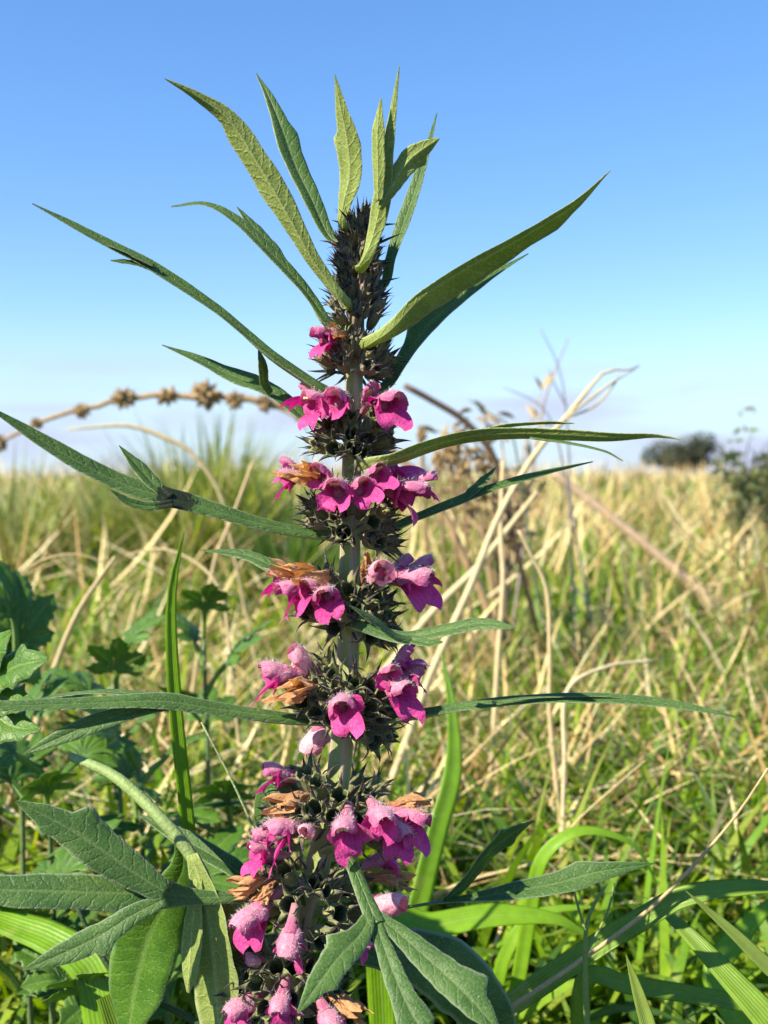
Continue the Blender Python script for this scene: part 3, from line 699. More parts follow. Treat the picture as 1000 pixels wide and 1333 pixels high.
# (px, py, whorl radius px, young 0..1, number of calyces)
WHORLS = [(467, 296, 26, 1, 9), (467, 318, 33, 1, 12), (466, 342, 38, 1, 13), (465, 366, 41, 1, 13), (464, 390, 43, 1, 13), (463, 416, 44, 1, 12), (461, 474, 58, .8, 28), (460, 574, 66, .5, 27), (457, 680, 75, .4, 28), (455, 794, 76, .2, 27),
          (449, 912, 84, 0, 28), (434, 1052, 90, 0, 28), (402, 1166, 90, 0, 28), (374, 1272, 88, 0, 24), (352, 1348, 84, 0, 10)]
ncal = 0
for wi, (wx, wy, wr, young, cnt) in enumerate(WHORLS):
    k = pxm()
    c0 = at(wx, wy, 0)
    upv = unit(at(STEM_PX[0][0], wy - 40, 0) - c0) if wy < 950 else unit(np.array([0.28, 0, 1.0]))
    Rr = wr * k
    ph0 = (wi % 2) * math.pi / 2
    for q in range(cnt):
        ncal += 1
        layer = (q * 7) % 3
        az = 2 * math.pi * (q * 0.381966 + R.uniform(-0.04, 0.04)) + ph0
        if math.sin(az) > 0.3 and R.random() < .55: az = -az
        out = np.array([math.cos(az), math.sin(az), 0.0]); out = unit(out - upv * out.dot(upv))
        isy = R.random() < young
        el = math.radians((32, 50, 66)[layer] + R.uniform(-10, 10)) if young > .6 else math.radians((4, 24, 46)[layer] + R.uniform(-10, 10))
        d = out * math.cos(el) + upv * math.sin(el)
        me = (CALY if isy else CAL)[R.randrange(4)]
        s = (0.80 + 0.32 * (Rr / 0.0165)) * R.uniform(0.88, 1.12)
        if young == 1: s *= 0.95
        L = 8.0e-3 * s
        base_r = max(0.0012, Rr - L * math.cos(el) * 0.95) * (1.0, 0.85, 0.55)[layer]
        hz = (-0.22, -0.02, 0.16)[layer] * Rr + R.uniform(-.06, .06) * Rr
        if young == 1: hz = R.uniform(-0.3, 0.3) * Rr
        m = frame(c0 + out * base_r + upv * hz, d, upv)
        link('calyx', me, plant, m @ Matrix.Rotation(R.uniform(0, 6.28), 4, 'Z') @ Matrix.Scale(s, 4))
    nb = 6 if young == 1 else 11
    for q in range(nb):
        az = 2 * math.pi * (q / nb) + R.uniform(-0.25, 0.25)
        out = np.array([math.cos(az), math.sin(az), 0.0]); out = unit(out - upv * out.dot(upv))
        el = math.radians(R.uniform(15, 50) if young == 1 else R.uniform(-38, 8))
        d = out * math.cos(el) + upv * math.sin(el)
        m = frame(c0 + out * Rr * R.uniform(.3, .5) - upv * Rr * (0.05 if young == 1 else 0.22), d, upv)
        link('bract', BR[R.randrange(4)], plant, m @ Matrix.Rotation(R.uniform(0, 6.28), 4, 'Z') @ Matrix.Scale(R.uniform(.8, 1.1), 4))
# crowded tiny spines at the very tip
for q in range(14):
    az = q * 2.4; out = np.array([math.cos(az), math.sin(az), 0])
    el = math.radians(R.uniform(45, 85)); d = out * math.cos(el) + np.array([0, 0, 1]) * math.sin(el)
    link('bract', BR[q % 4], plant, frame(at(466 + R.uniform(-14, 14), 296 + R.uniform(-8, 14), R.uniform(-.004, .004)), d) @ Matrix.Scale(R.uniform(.55, .9), 4))

# flowers
def hairs(mb, P, N, n, ln, mi, seed):
    rr = np.random.default_rng(seed)
    idx = rr.integers(0, len(P), n)
    for i in idx:
        p = P[i] + rr.normal(0, 0.0002, 3); d = unit(N[i] + rr.normal(0, 0.45, 3)); s = unit(np.cross(d, rr.normal(0, 1, 3))) * 0.00004
        l = ln * rr.uniform(0.5, 1.3)
        mb.add([p - s, p + s, p + d * l + rr.normal(0, 0.1e-3, 3)], [(0, 1, 2)], mi)

def flower_meshes(seed, kind):
    rr = np.random.default_rng(seed); mm = 0.001
    j = lambda s: rr.normal(0, s)
    t = MB(); tube(t, np.array([(0, 0, 0), (0, .1, 2), (0, .2, 4), (0, .2, 6.3)]) * mm, [0.0009, 0.0011, 0.0014, 0.0019], nseg=14, res=10, a0=0, a1=1)
    hood = MB()
    ph = rr.uniform(0, 6.28, 4)
    arch, rw = 3.0 + j(.4), (2.5 if kind != 'bud' else 2.9) + j(.15)
    ln = 6.3 + j(.6)
    wrap = math.radians(105 if kind != 'bud' else 150)
    def fh(a, b):
        r = rw * np.sqrt(np.clip(1 - ((b - .52) / .54) ** 4, 0.02, 1))
        ang = a * wrap * (0.75 + 0.25 * b)
        y = 0.9 + arch * b - 1.9 * b ** 3
        z = 4.6 + ln * b
        cr = 0.30 * np.sin(6 * a + ph[0]) * np.sin(8 * b + ph[1]) + 0.16 * np.sin(15 * a + ph[2]) * np.sin(17 * b + ph[3])
        r = r + cr
        return r * np.sin(ang) * mm, (y - r * (1 - np.cos(ang)) * 0.85 + 0.3) * mm, (z + 0.5 * np.abs(a) * np.sin(8 * b + ph[2]) * .5) * mm
    P = grid(hood, fh, 19, 17, 0, lambda a, b: 1 - np.abs(a) * .7 - .2 * b)
    cen = np.array([0, 0.5, 8]) * mm
    hairs(hood, P[np.abs(np.tile(np.linspace(-1, 1, 19), 17)) < .6], unit(P - cen)[np.abs(np.tile(np.linspace(-1, 1, 19), 17)) < .6], 170, 0.9e-3, 1, seed)
    lip = MB()
    def lobe(az, L, W, drop, notch, twist):
        ca, sa = math.cos(az), math.sin(az)
        p2 = rr.uniform(0, 6.28, 2)
        def fn(a, b):
            w = (0.9 + (W - .9) * np.sin(np.clip(b * 2.3, 0, math.pi / 1.25))) * np.where(b > .8, np.sqrt(np.clip(1 - ((b - .8) / .215) ** 2, 0.02, 1)), 1)
            be = b - notch * (1 - np.abs(a)) * np.clip(b - .7, 0, 1)
            z = 4.6 + L * .75 * np.sin(be * 1.45) - 0.6 * b ** 2
            y = -(0.9 + drop * be ** 1.7) + 0.35 * a ** 2 * W * (1 - .6 * b) + 0.5 * np.sin(4 * a + p2[0]) * np.sin(6 * b + p2[1])
            x = a * w
            return (x * ca - y * sa) * mm, (x * sa + y * ca) * mm, (z + twist * a) * mm
        grid(lip, fn, 11, 12, 0)
    if kind == 'bud':
        lobe(0, 6.0, 2.0, 1.2, 0, 0); lobe(.9, 5, 1.8, .6, 0, 0); lobe(-.9, 5, 1.8, .6, 0, 0)
    else:
        lobe(0, 8.4 + j(.8), 3.1 + j(.3), 4.3 + j(1.2), 0.9, j(.7)); lobe(1.0 + j(.15), 6.0 + j(.6), 2.3, 3.2 + j(.7), 0, .5); lobe(-1.0 + j(.15), 6.0 + j(.6), 2.3, 3.2 + j(.7), 0, -.5)
        for sx in (-.7, .7, -.25, .3):
            tube(lip, np.array([(sx, .6, 4.5), (sx * 1.2, 1.3, 7), (sx * 1.3, 1.4, 9.2 + abs(sx))]) * mm, [0.00018, 0.00016, 0.00034], nseg=5, res=6, mi=1)
    up = 'bud' if kind == 'bud' else 'hood'
    return (t.mesh('flower', [M['tube']]), hood.mesh('upper_lip', [M[up], M['hair']]), lip.mesh('lower_lip', [M['bud' if kind == 'bud' else 'lip'], M['stamen']]))
FL = {'open': [flower_meshes(100 + k, 'open') for k in range(5)], 'bud': [flower_meshes(120 + k, 'bud') for k in range(2)]}
def withered_mesh(seed):
    rr = np.random.default_rng(seed); mb = MB(); mm = 0.001; ph = rr.uniform(0, 6.28, 8)
    def fn(a, b):
        ang = a * math.pi
        r = np.interp(b, [0, .3, .6, .85, 1], [.8, 1.1, 2.0, 2.5, 2.7])
        r = r * (1 + .42 * np.sin(2 * ang + ph[0] + 3 * b) * b + .30 * np.sin(5 * ang + ph[1] + 5 * b) * b + .22 * np.sin(7 * ang + ph[2]) * np.sin(15 * b + ph[3]))
        return (r * np.cos(ang) + .6 * np.sin(4 * b + ph[4])) * mm, (r * .75 * np.sin(ang) + .5 * np.sin(5 * b + ph[5]) - 1.5 * b * b) * mm, (10.0 * b + b ** 3 * (2.0 * np.sin(3 * ang + ph[6]) + 1.3 * np.sin(7 * ang + ph[7]) + .8 * np.sin(13 * ang))) * mm
    grid(mb, fn, 53, 24)
    return mb.mesh('withered_flower', [M['withered']])
WI = [withered_mesh(140 + k) for k in range(4)]

nfl = [0]
def flower(px, py, depth, d, kind='open', size=1.0, up=(0, 0, 1), mid=7.5):
    """px,py: where the middle of the flower is seen; d: direction it points (x right, y away, z up)"""
    nfl[0] += 1
    size *= 1.27
    d = unit(np.array(d, float)); c = at(px, py, depth * 0.001) - d * mid * 0.001 * size
    m = frame(c, d, up) @ Matrix.Rotation(R.uniform(-.35, .35), 4, 'Z') @ Matrix.Scale(size, 4)
    if kind == 'withered':
        return link('withered_flower', WI[nfl[0] % 4], plant, m)
    ms = FL[kind][nfl[0] % len(FL[kind])]
    f = link('flower', ms[0], plant, m)
    link('upper_lip', ms[1], f); link('lower_lip', ms[2], f)

FLOWERS = [
    (428, 440, -8, (-.85, -.45, .05), 'open', .82), (440, 430, -9, (-.5, -.5, .6), 'withered', .5),
    (412, 527, -10, (-.85, -.5, .05), 'open', .95), (440, 522, -13, (-.25, -.9, .1), 'open', .9), (506, 525, -9, (.55, -.75, .05), 'open', 1.0), (482, 518, -6, (.3, -.5, .6), 'open', .7),
    (378, 622, -8, (-.95, -.3, .0), 'open', .75), (400, 615, -12, (-.7, -.5, .35), 'withered', .95), (440, 640, -16, (-.15, -.95, .1), 'open', .95), (470, 636, -15, (.25, -.85, .3), 'open', .8),
    (525, 642, -8, (.9, -.4, -.15), 'open', 1.15), (510, 612, -2, (.6, -.1, .7), 'open', .9),
    (376, 742, -6, (-.8, -.2, .45), 'withered', .9), (408, 745, -11, (-.5, -.7, .4), 'withered', 1.0), (385, 770, -11, (-.85, -.5, -.05), 'open', 1.0), (426, 776, -15, (-.1, -.95, -.05), 'open', .9),
    (366, 752, -4, (-.95, -.1, .2), 'open', .7), (496, 750, -14, (.15, -.95, .2), 'bud', .95), (478, 737, -10, (.1, -.5, .7), 'withered', .7), (537, 755, -8, (.92, -.35, .0), 'open', 1.1), (520, 742, -2, (.7, .2, .5), 'open', .8),
    (360, 878, -8, (-.92, -.35, .1), 'open', 1.05), (392, 862, -6, (-.65, -.3, .6), 'bud', .85), (388, 894, -13, (-.8, -.6, .1), 'withered', 1.05), (446, 918, -18, (0, -.95, -.05), 'open', 1.0),
    (525, 862, -4, (.6, -.15, .7), 'open', .9), (518, 898, -12, (.6, -.75, -.05), 'open', .95), (540, 880, -5, (.9, -.2, .1), 'open', .8),
    (412, 962, 6, (-.35, -.2, -.85), 'bud', .9),
    (362, 1008, -4, (-.9, -.2, .25), 'open', .9), (376, 1042, -10, (-.85, -.45, .1), 'withered', .95), (370, 1080, -13, (-.85, -.5, -.15), 'open', 1.1), (450, 1080, -20, (-.05, -.9, -.3), 'open', 1.05), (494, 1063, -18, (.25, -.9, -.15), 'open', 1.0),
    (534, 1066, -10, (.85, -.45, -.15), 'open', 1.05), (535, 1043, -8, (.9, -.3, .15), 'withered', .8), (400, 1082, -18, (-.3, -.9, 0), 'bud', .55),
    (338, 1112, -8, (-.85, -.4, .2), 'open', .85), (322, 1148, -10, (-.95, -.25, .1), 'withered', .75), (345, 1160, -12, (-.5, -.6, -.3), 'withered', .5), (330, 1194, -14, (-.6, -.7, -.4), 'open', 1.1), (378, 1226, -18, (-.1, -.6, -.8), 'open', .95),
    (503, 1180, -8, (.8, -.55, .0), 'bud', 1.0), (502, 1118, 4, (.8, .2, .2), 'open', .9), (515, 1140, 2, (.9, .1, -.1), 'withered', .9),
    (318, 1310, -12, (-.7, -.6, -.3), 'open', .95), (330, 1250, -8, (-.9, -.4, .1), 'bud', .5), (366, 1310, -18, (-.1, -.85, -.5), 'open', .9), (428, 1328, -16, (.35, -.8, -.3), 'open', .9), (452, 1308, -10, (.8, -.5, .0), 'withered', .85),
    (470, 1230, -6, (.7, -.5, -.2), 'open', .6),
    (402, 514, -4, (-.7, 0, .45), 'open', .75), (376, 610, 0, (-.9, .1, .3), 'open', .75), (420, 620, -13, (-.4, -.8, .3), 'open', .75), (490, 620, -12, (.35, -.8, .4), 'open', .8), (546, 630, -3, (.95, -.1, .2), 'open', .85),
    (406, 766, -14, (-.5, -.8, .1), 'open', .8), (550, 740, -2, (.95, .1, .25), 'open', .85), (505, 880, -12, (.4, -.85, .3), 'open', .75), (516, 1082, -14, (.6, -.75, -.3), 'open', .9), (350, 1090, -6, (-.9, -.3, 0), 'open', .8),
]
for f in FLOWERS: flower(*f)

# ------------------------------------------------------------------ neighbours: weeds, big grass blades
GR = {'bright': (0.20, 0.38, 0.015), 'mid': (0.20, 0.33, 0.03), 'pale': (0.33, 0.44, 0.09), 'dark': (0.05, 0.12, 0.02), 'straw': (0.55, 0.43, 0.22), 'brown': (0.30, 0.20, 0.10), 'tan': (0.45, 0.34, 0.19), 'twig': (0.24, 0.17, 0.12)}
def tinted(me, c):
    a = me.attributes.new('tint', 'FLOAT_COLOR', 'POINT')
    a.data.foreach_set('color', np.tile(np.array([*c, 1.0], np.float32), len(me.vertices)))
    return me
def to_ground(P, lean=0.0):
    p = np.array(P[0]); d = p - np.array(P[1])
    g = float(terrain(p[0], p[1]))
    t = (p[2] - g) / max(-d[2], 1e-4) if d[2] < 0 else 0
    h = np.clip(d[:2] * t, -0.16, 0.16) * .9
    gx, gy = p[0] + h[0] + lean, p[1] + h[1]
    z = float(terrain(gx, gy))
    mid = np.array([(p[0] * .55 + gx * .45), (p[1] * .55 + gy * .45), p[2] * .5 + z * .5])
    return [np.array([gx, gy, z - 0.006]), mid] + list(P)
def grass_blade(pts, y0, y1, widths, tint, label, n=UP, n1=None, fold=0.35, root=True, lean=0.0, name='lone_grass_blade', cat='grass', group=None, res=40):  # each object made here is one single blade of grass
    """pts from base to tip in photo pixels at depths y0..y1 (metres)"""
    P = from_px(pts, y0 * 1000, y1 * 1000)
    if root: P = to_ground(P, lean)
    k = pxm((y0 + y1) / 2); mb = MB(); o = np.array(P[0]); o[2] += 0.006
    ribbon(mb, P, [(s, w * k) for s, w in widths], n, n1, fold, th=0.0002, res=res, nu=6, off=o, seed=len(pts) + int(pts[0][0]), mi=(0, 0), ridge=0.0002, wave=0.03, jag=0.02)
    ob = link(name, tinted(mb.mesh(name, [M['grass']]), tint)); ob.location = o
    return tag(ob, label, cat, group)
def stalk(pts, y0, y1, radii_px, tint, label, name='dry_stalk', cat='dry stalk', group=None, extra=(), root=True, lean=0.0, res=40, jit=0.0, whole=None):
    P = from_px(pts, y0 * 1000, y1 * 1000)
    if root: P = to_ground(P, lean)
    k = pxm((y0 + y1) / 2); o = np.array(P[0]); o[2] += 0.006
    mb = MB(); tube(mb, P, [r * k for r in radii_px], nseg=8, res=res, off=o, jit=jit)
    if not extra:
        ob = link(name, tinted(mb.mesh(name, [M['straw']]), tint)); ob.location = o
        return tag(ob, label, cat, group), o
    e = empty(name, o); tag(e, label, cat, group)
    link('stem', tinted(mb.mesh('stem', [M['straw']]), tint), e)
    for pn, pp, rr_ in extra:
        mb = MB(); tube(mb, from_px(pp, y0 * 1000, y1 * 1000), [r * k for r in rr_], nseg=6, res=16, off=o)
        link(pn, tinted(mb.mesh(pn, [M['straw']]), tint), e)
    return e, o

BL = [(0, .8), (.3, 1), (.7, .85), (.9, .5), (1, .05)]
def bw(px): return [(s, w * px) for s, w in BL]
# left side
grass_blade([(248, 1120), (242, 1050), (232, 960), (224, 860), (224, 770), (240, 692)], 0.03, 0.03, [(0, 13), (.4, 17), (.6, 19), (.8, 18), (.93, 12), (1, 1)], GR['bright'], 'tall upright bright green grass blade rising behind the long left leaf', n=(0.35, -1, 0.1), fold=.25)
grass_blade([(150, 1420), (137, 1340), (118, 1262), (70, 1225), (20, 1205), (-60, 1175)], 0.045, 0.075, [(0, 40), (.4, 52), (.6, 50), (.8, 46), (1, 30)], GR['bright'], 'broad bright grass blade folded over beneath the three-lobed left leaf', n=(-.3, -1, .3), n1=(0, -.3, 1), fold=.12)
grass_blade([(190, 1430), (165, 1370), (150, 1330), (138, 1296)], 0.03, 0.03, [(0, 24), (.5, 32), (.85, 34), (1, 26)], GR['mid'], 'short torn grass blade with a ragged end beside the folded broad blade', n=(.2, -1, .3), fold=.12)
stalk([(345, 1110), (332, 1082), (300, 1012), (262, 940)], 0.012, 0.02, [3.5, 3.2, 2.8, 1.2], (0.28, 0.34, 0.16), 'thin pale green grass stem leaning behind the flower whorls', 'grass_stalk', 'grass')
stalk([(330, 1380), (240, 1322), (175, 1290), (135, 1250), (95, 1170)], 0.02, 0.03, [6, 6, 5, 4.5, 3], (0.05, 0.085, 0.03), 'dark green bare stem slanting below the drooping pale leaf', 'bare_stem', 'stem')

# drooping leaf weed: bent petiole, hanging pale leaf
dp = from_px([(300, 1330, 12), (285, 1235, 8), (268, 1150, -4), (245, 1108, -4), (208, 1064, 0), (150, 1011, 8), (92, 985, 16)], 0, 0)
dr0 = np.array(to_ground(dp)[0]); dr0[2] += 0.006
droop = empty('drooping_weed', dr0); tag(droop, 'weed with a thick pale broken stem leaning left and a leaf hanging underside out', 'weed')
mb = MB(); kk = pxm()
tube(mb, [dr0 - np.array([0, 0, .006])] + dp, [6 * kk, 6 * kk, 6 * kk, 6 * kk, 7 * kk, 10 * kk, 10 * kk, 9 * kk, 8.5 * kk, 8 * kk, 6 * kk], nseg=12, res=46, off=dr0)
link('petiole', tinted(mb.mesh('petiole', [M['straw']]), (0.24, 0.33, 0.11)), droop)
leaf([dict(p=[(250, 1112, -7), (262, 1150, -8), (272, 1200, -9), (280, 1262, -8), (287, 1350, -6), (292, 1420, -4)], d=(-7, -7), w=[(0, 16), (.12, 34), (.3, 66), (.6, 72), (.85, 50), (1, 4)], n=(0.65, 1, -0.35), fold=.14, curl=.2),
      dict(p=[(258, 1145, -8), (252, 1200, -10), (248, 1250, -10), (245, 1292, -9)], d=(-8, -9), w=[(0, 12), (.4, 28), (.75, 30), (1, 5)], n=(.55, 1, -0.35), fold=.12),
      dict(p=[(262, 1150, -6), (292, 1200, -4), (312, 1250, 0), (318, 1300, 4)], d=(-6, 2), w=[(0, 14), (.4, 46), (.75, 40), (1, 4)], n=(-.3, 1, -0.1), fold=.15)], 'leaf', droop, tuple(dr0), [M['weed_top'], M['leaf_under']], 'pale hanging leaf seen from its underside')
leaf([dict(p=[(236, 1098, -4), (238, 1130, 4), (222, 1165, 12), (195, 1215, 18), (175, 1290, 20), (165, 1370, 20)], d=(6, 18), w=[(0, 16), (.3, 44), (.55, 90), (.8, 80), (1, 6)], n=(-.4, -0.6, -.7), fold=.15)], 'leaf', droop, tuple(dr0), [M['weed_top'], M['weed_under']])

# generic lobed weed leaf in local space and weed rosettes
def weed_leaf_mesh(seed, L):
    rr = np.random.default_rng(seed); mb = MB()
    pl = L * rr.uniform(.5, .8)
    dro = rr.uniform(.1, .5)
    P = lambda a, r, h: np.array([math.sin(a) * r, math.cos(a) * r, h])
    ribbon(mb, [P(0, 0, 0), P(0, pl * .5, pl * .12), P(0, pl, pl * .12)], [(0, .0022), (1, .003)], (0, 0, 1), pet=1.0, pth=.0018, res=10, nu=6)
    for q, (a, s) in enumerate(((0, 1.0), (.62, .85), (-.62, .85), (1.25, .55), (-1.25, .55))):
        l = L * s; b = P(0, pl * .97, pl * .12); a += rr.normal(0, .06)
        e = lambda t, dz: b + np.array([math.sin(a) * l * t, math.cos(a) * l * t, dz * l])
        w = L * .34 * (1.0 if q < 3 else .8)
        te = []
        for ts in (.5, .68, .84):
            te += [(ts, 1, w * .16, .11), (ts - .04, -1, w * .16, .11)]
        ribbon(mb, [b, e(.3, .05), e(.65, .02 - dro * .2), e(1, -dro * .55)], [(0, .003), (.2, w * .35), (.45, w * .9), (.62, w), (.82, w * .7), (1, w * .08)], (0, 0, 1), fold=.22, res=30, nu=8, teeth=te, wave=.05, seed=seed + q, curl=.1)
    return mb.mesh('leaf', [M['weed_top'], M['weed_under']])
WL = [weed_leaf_mesh(200 + k, 0.024 + .003 * k) for k in range(4)]
def weed(px, py, y, n, label, scale=1.0, hz=None, tilt=(30, 75), face=None):
    """py gives the height of the leaf cluster; the weed's short stem runs down to the soil"""
    p = at(px, py, y); g = float(terrain(p[0], y))
    e = empty('lobed_weed', (p[0], y, g)); tag(e, label, 'weed', 'lobed leafy weeds beside the plant')
    h = max(0.01, p[2] - g)
    mb = MB(); tube(mb, np.array([(0, 0, -.006), (.002, .001, h * .5), (0, 0, h)]), [.0014, .0012, .0009], nseg=7, res=8)
    link('stem', tinted(mb.mesh('stem', [M['straw']]), (0.14, 0.2, 0.07)), e)
    for q in range(n):
        az = q * 2.399 + R.uniform(-.3, .3) if face is None else face + R.uniform(-.9, .9)
        el = math.radians(R.uniform(*tilt))
        zz = h * (0.55 + 0.45 * (q + 1) / n)
        m = Matrix.Translation((0, 0, zz)) @ Matrix.Rotation(az, 4, 'Z') @ Matrix.Rotation(el, 4, 'X') @ Matrix.Rotation(R.uniform(-.4, .4), 4, 'Y') @ Matrix.Scale(scale * R.uniform(.8, 1.15), 4)
        link('leaf', WL[(q + int(px)) % 4], e, m)
weed(20, 860, 0.17, 5, 'bushy weed with upright notched leaves at the edge of the meadow grass', 1.0, tilt=(45, 85), face=0.2)
tp = at(-45, 900, .02); tg = np.array([tp[0] - .004, .024, float(terrain(tp[0], .024))])
tw = empty('toothed_weed', tg); tag(tw, 'bright weed with a sunlit deeply toothed leaf above the long left leaf', 'weed')
mb = MB(); tube(mb, [tg - np.array([0, 0, .006]), (tg + tp) / 2 + np.array([-.004, 0, 0]), tp], [.0016, .0014, .001], nseg=7, res=12, off=tg)
link('stem', tinted(mb.mesh('stem', [M['straw']]), (0.2, 0.3, 0.08)), tw)
TT = [(.45, 1, 9, .12), (.66, 1, 9, .12), (.84, 1, 6, .1), (.5, -1, 9, .12), (.72, -1, 8, .12)]
leaf([dict(p=[(-48, 902), (-15, 888), (20, 868), (62, 858)], d=(20, 8), w=[(0, 14), (.35, 36), (.65, 46), (.88, 28), (1, 6)], n=(-.3, -1, .7), fold=.1, teeth=TT),
      dict(p=[(-48, 900), (-30, 875), (-8, 848), (14, 822)], d=(20, 14), w=[(0, 14), (.4, 40), (.7, 44), (1, 6)], n=(-.4, -1, .7), fold=.1, teeth=TT),
      dict(p=[(-48, 904), (-10, 905), (20, 912), (46, 915)], d=(20, 6), w=[(0, 12), (.4, 30), (.7, 34), (1, 5)], n=(-.2, -1, .8), fold=.1, teeth=TT),
      dict(p=[(-48, 906), (-15, 925), (15, 945), (52, 950)], d=(20, 6), w=[(0, 12), (.4, 34), (.7, 38), (1, 5)], n=(-.2, -1, .8), fold=.1, teeth=TT)], 'leaf', tw, tuple(tg), [M['weed_top'], M['weed_under']])
weed(150, 880, 0.20, 6, 'leafy weed with flat lobed leaves behind the long left leaf', .9, tilt=(25, 70))
weed(265, 830, 0.24, 5, 'weed with narrow splayed leaves behind the tall bright blade', .9, tilt=(20, 65))
weed(60, 1010, 0.13, 7, 'dense low weed under the long left leaf', 1.0, tilt=(0, 50))
weed(180, 1000, 0.16, 7, 'shaded leafy weed behind the leaning pale broken stem', 1.0, tilt=(5, 55))
weed(30, 1200, 0.10, 7, 'dark low weed under the three-lobed left leaf', 1.0, tilt=(0, 50))
weed(300, 1050, 0.17, 6, 'shaded weed behind the lower flower whorls', 1.0, tilt=(5, 55))
weed(210, 1230, 0.10, 6, 'dark weed behind the hanging pale leaf', 1.0, tilt=(0, 50))
weed(110, 1330, 0.07, 5, 'low weed in the shade beside the folded broad blade', .9, tilt=(0, 50))

# right side blades and stems
G2 = None
grass_blade([(640, 1330), (700, 1285), (765, 1240), (840, 1195), (900, 1165), (1010, 1155), (1090, 1175)], 0.05, 0.025, [(0, 22), (.3, 26), (.6, 34), (.85, 28), (1, 4)], GR['mid'], 'long broad grass blade sweeping right across the other blades', n=(0, -.7, .8), fold=.15)
grass_blade([(1085, 1450), (1010, 1340), (940, 1262), (885, 1205), (845, 1175)], 0.0, 0.05, [(0, 50), (.4, 56), (.7, 46), (.9, 24), (1, 3)], GR['mid'], 'very broad flat grass blade with a cast shadow in the low right corner', n=(.2, -1, .6), fold=.1)
grass_blade([(1080, 1320), (1010, 1268), (955, 1215), (893, 1160)], -0.02, -0.02, [(0, 10), (.55, 13), (.75, 22), (.88, 21), (.96, 11), (1, 1)], GR['pale'], 'slim pale grass blade with a sunlit rim over the broad flat one', n=(-.2, -1, .6), fold=.3)
grass_blade([(862, 1430), (846, 1345), (832, 1295), (815, 1243)], -0.01, -0.01, [(0, 18), (.6, 24), (.85, 22), (.94, 14), (1, 1)], GR['pale'], 'short pointed bright grass blade standing beside the weed stem', n=(-.2, -1, .3), fold=.3)
grass_blade([(760, 1280), (820, 1283), (900, 1295), (980, 1310), (1060, 1335)], 0.05, 0.05, [(0, 16), (.4, 26), (.8, 24), (1, 8)], GR['mid'], 'grass blade lying level under the very broad one', n=(0, -.8, .7), fold=.12)
grass_blade([(690, 1190), (705, 1120), (745, 1085), (790, 1085), (830, 1105), (855, 1150)], 0.12, 0.12, [(0, 14), (.4, 20), (.7, 19), (1, 3)], GR['bright'], 'arching grass blade bent in a loop above the dark right leaf', n=(0, -.6, 1), fold=.15)
grass_blade([(545, 1180), (570, 1080), (590, 1000), (588, 920), (575, 850)], 0.16, 0.2, [(0, 20), (.4, 30), (.7, 26), (1, 3)], GR['bright'], 'wide upright green blade right behind the flower stem', n=(.3, -1, .2), fold=.12)
grass_blade([(500, 1200), (560, 1205), (640, 1192), (720, 1196), (760, 1215)], 0.09, 0.09, [(0, 22), (.4, 40), (.8, 34), (1, 8)], GR['bright'], 'broad sunlit blade lying level below the dark right leaf', n=(0, -.7, .8), fold=.1)
grass_blade([(960, 1330), (930, 1270), (965, 1215), (1020, 1160)], 0.08, 0.10, [(0, 24), (.4, 34), (.8, 30), (1, 8)], GR['bright'], 'bright blade rising to the right behind the very broad one', n=(-.2, -1, .5), fold=.1)
grass_blade([(640, 1320), (660, 1240), (700, 1190), (780, 1180)], 0.14, 0.14, bw(20), GR['bright'], 'sunny arching blade in the turf below the looped one', n=(0, -.6, 1), fold=.15)
stalk([(560, 1400), (640, 1330), (740, 1262), (838, 1190), (900, 1130), (960, 1060), (1000, 1000)], 0.045, 0.02, [3, 3.2, 3.4, 3.4, 3, 2.4, 1.5], (0.50, 0.37, 0.19), 'tan dead stem slanting up across the broad grass blades')
wr_, o_ = stalk([(768, 1400), (764, 1330), (762, 1250), (766, 1195), (790, 1150)], 0.02, 0.03, [5, 5, 4.5, 4, 2], (0.22, 0.30, 0.07), 'young upright weed stem with small narrow leaves among the blades', 'slender_weed', 'weed',
      extra=[('side_stem', [(763, 1215), (750, 1170), (742, 1130)], (2, 1.6, 1)), ('side_stem', [(764, 1240), (790, 1190), (800, 1150)], (2, 1.8, 1))])
stalk([(600, 1150), (700, 1120), (760, 1060), (840, 990)], 0.2, 0.2, [2, 2, 2, 1], GR['straw'], 'pale straw stem lying behind the looped blade')

# background stalks
def clump(seed, size, mat=None, n=26):
    """dry whorl: a ball of spiny dead calyces"""
    rr = np.random.default_rng(seed); mb = MB()
    for q in range(n):
        z = 1 - 2 * (q + .5) / n; az = q * 2.4
        d = unit(np.array([math.sqrt(1 - z * z) * math.cos(az), math.sqrt(1 - z * z) * math.sin(az), z * .8]) + rr.normal(0, .12, 3))
        tube(mb, [d * size * .1, d * size * .6, d * size * .85, d * size * rr.uniform(1.0, 1.2)], [size * .12, size * .24, size * .2, size * .02], nseg=5, res=6, a0=0, a1=.8)
    return mb.mesh('seed_whorl', [mat or M['dry']])
y = 0.75
st, o = stalk([(620, 760), (560, 640), (470, 560), (400, 535), (345, 525), (306, 520), (268, 515), (218, 516), (161, 519), (107, 533), (50, 552), (-10, 580)], y, y, [5, 5.5, 5.5, 5.5, 5, 5, 5, 5, 4.5, 4, 3.5, 3, 2.5], (0.42, 0.29, 0.15), 'arching dead brown stalk strung with round spiny seed whorls against the sky', 'dry_motherwort_stalk', 'dry stalk',
              extra=[('twig', [(345, 525), (380, 540), (400, 560)], (2.5, 2, 1))], jit=.0012)
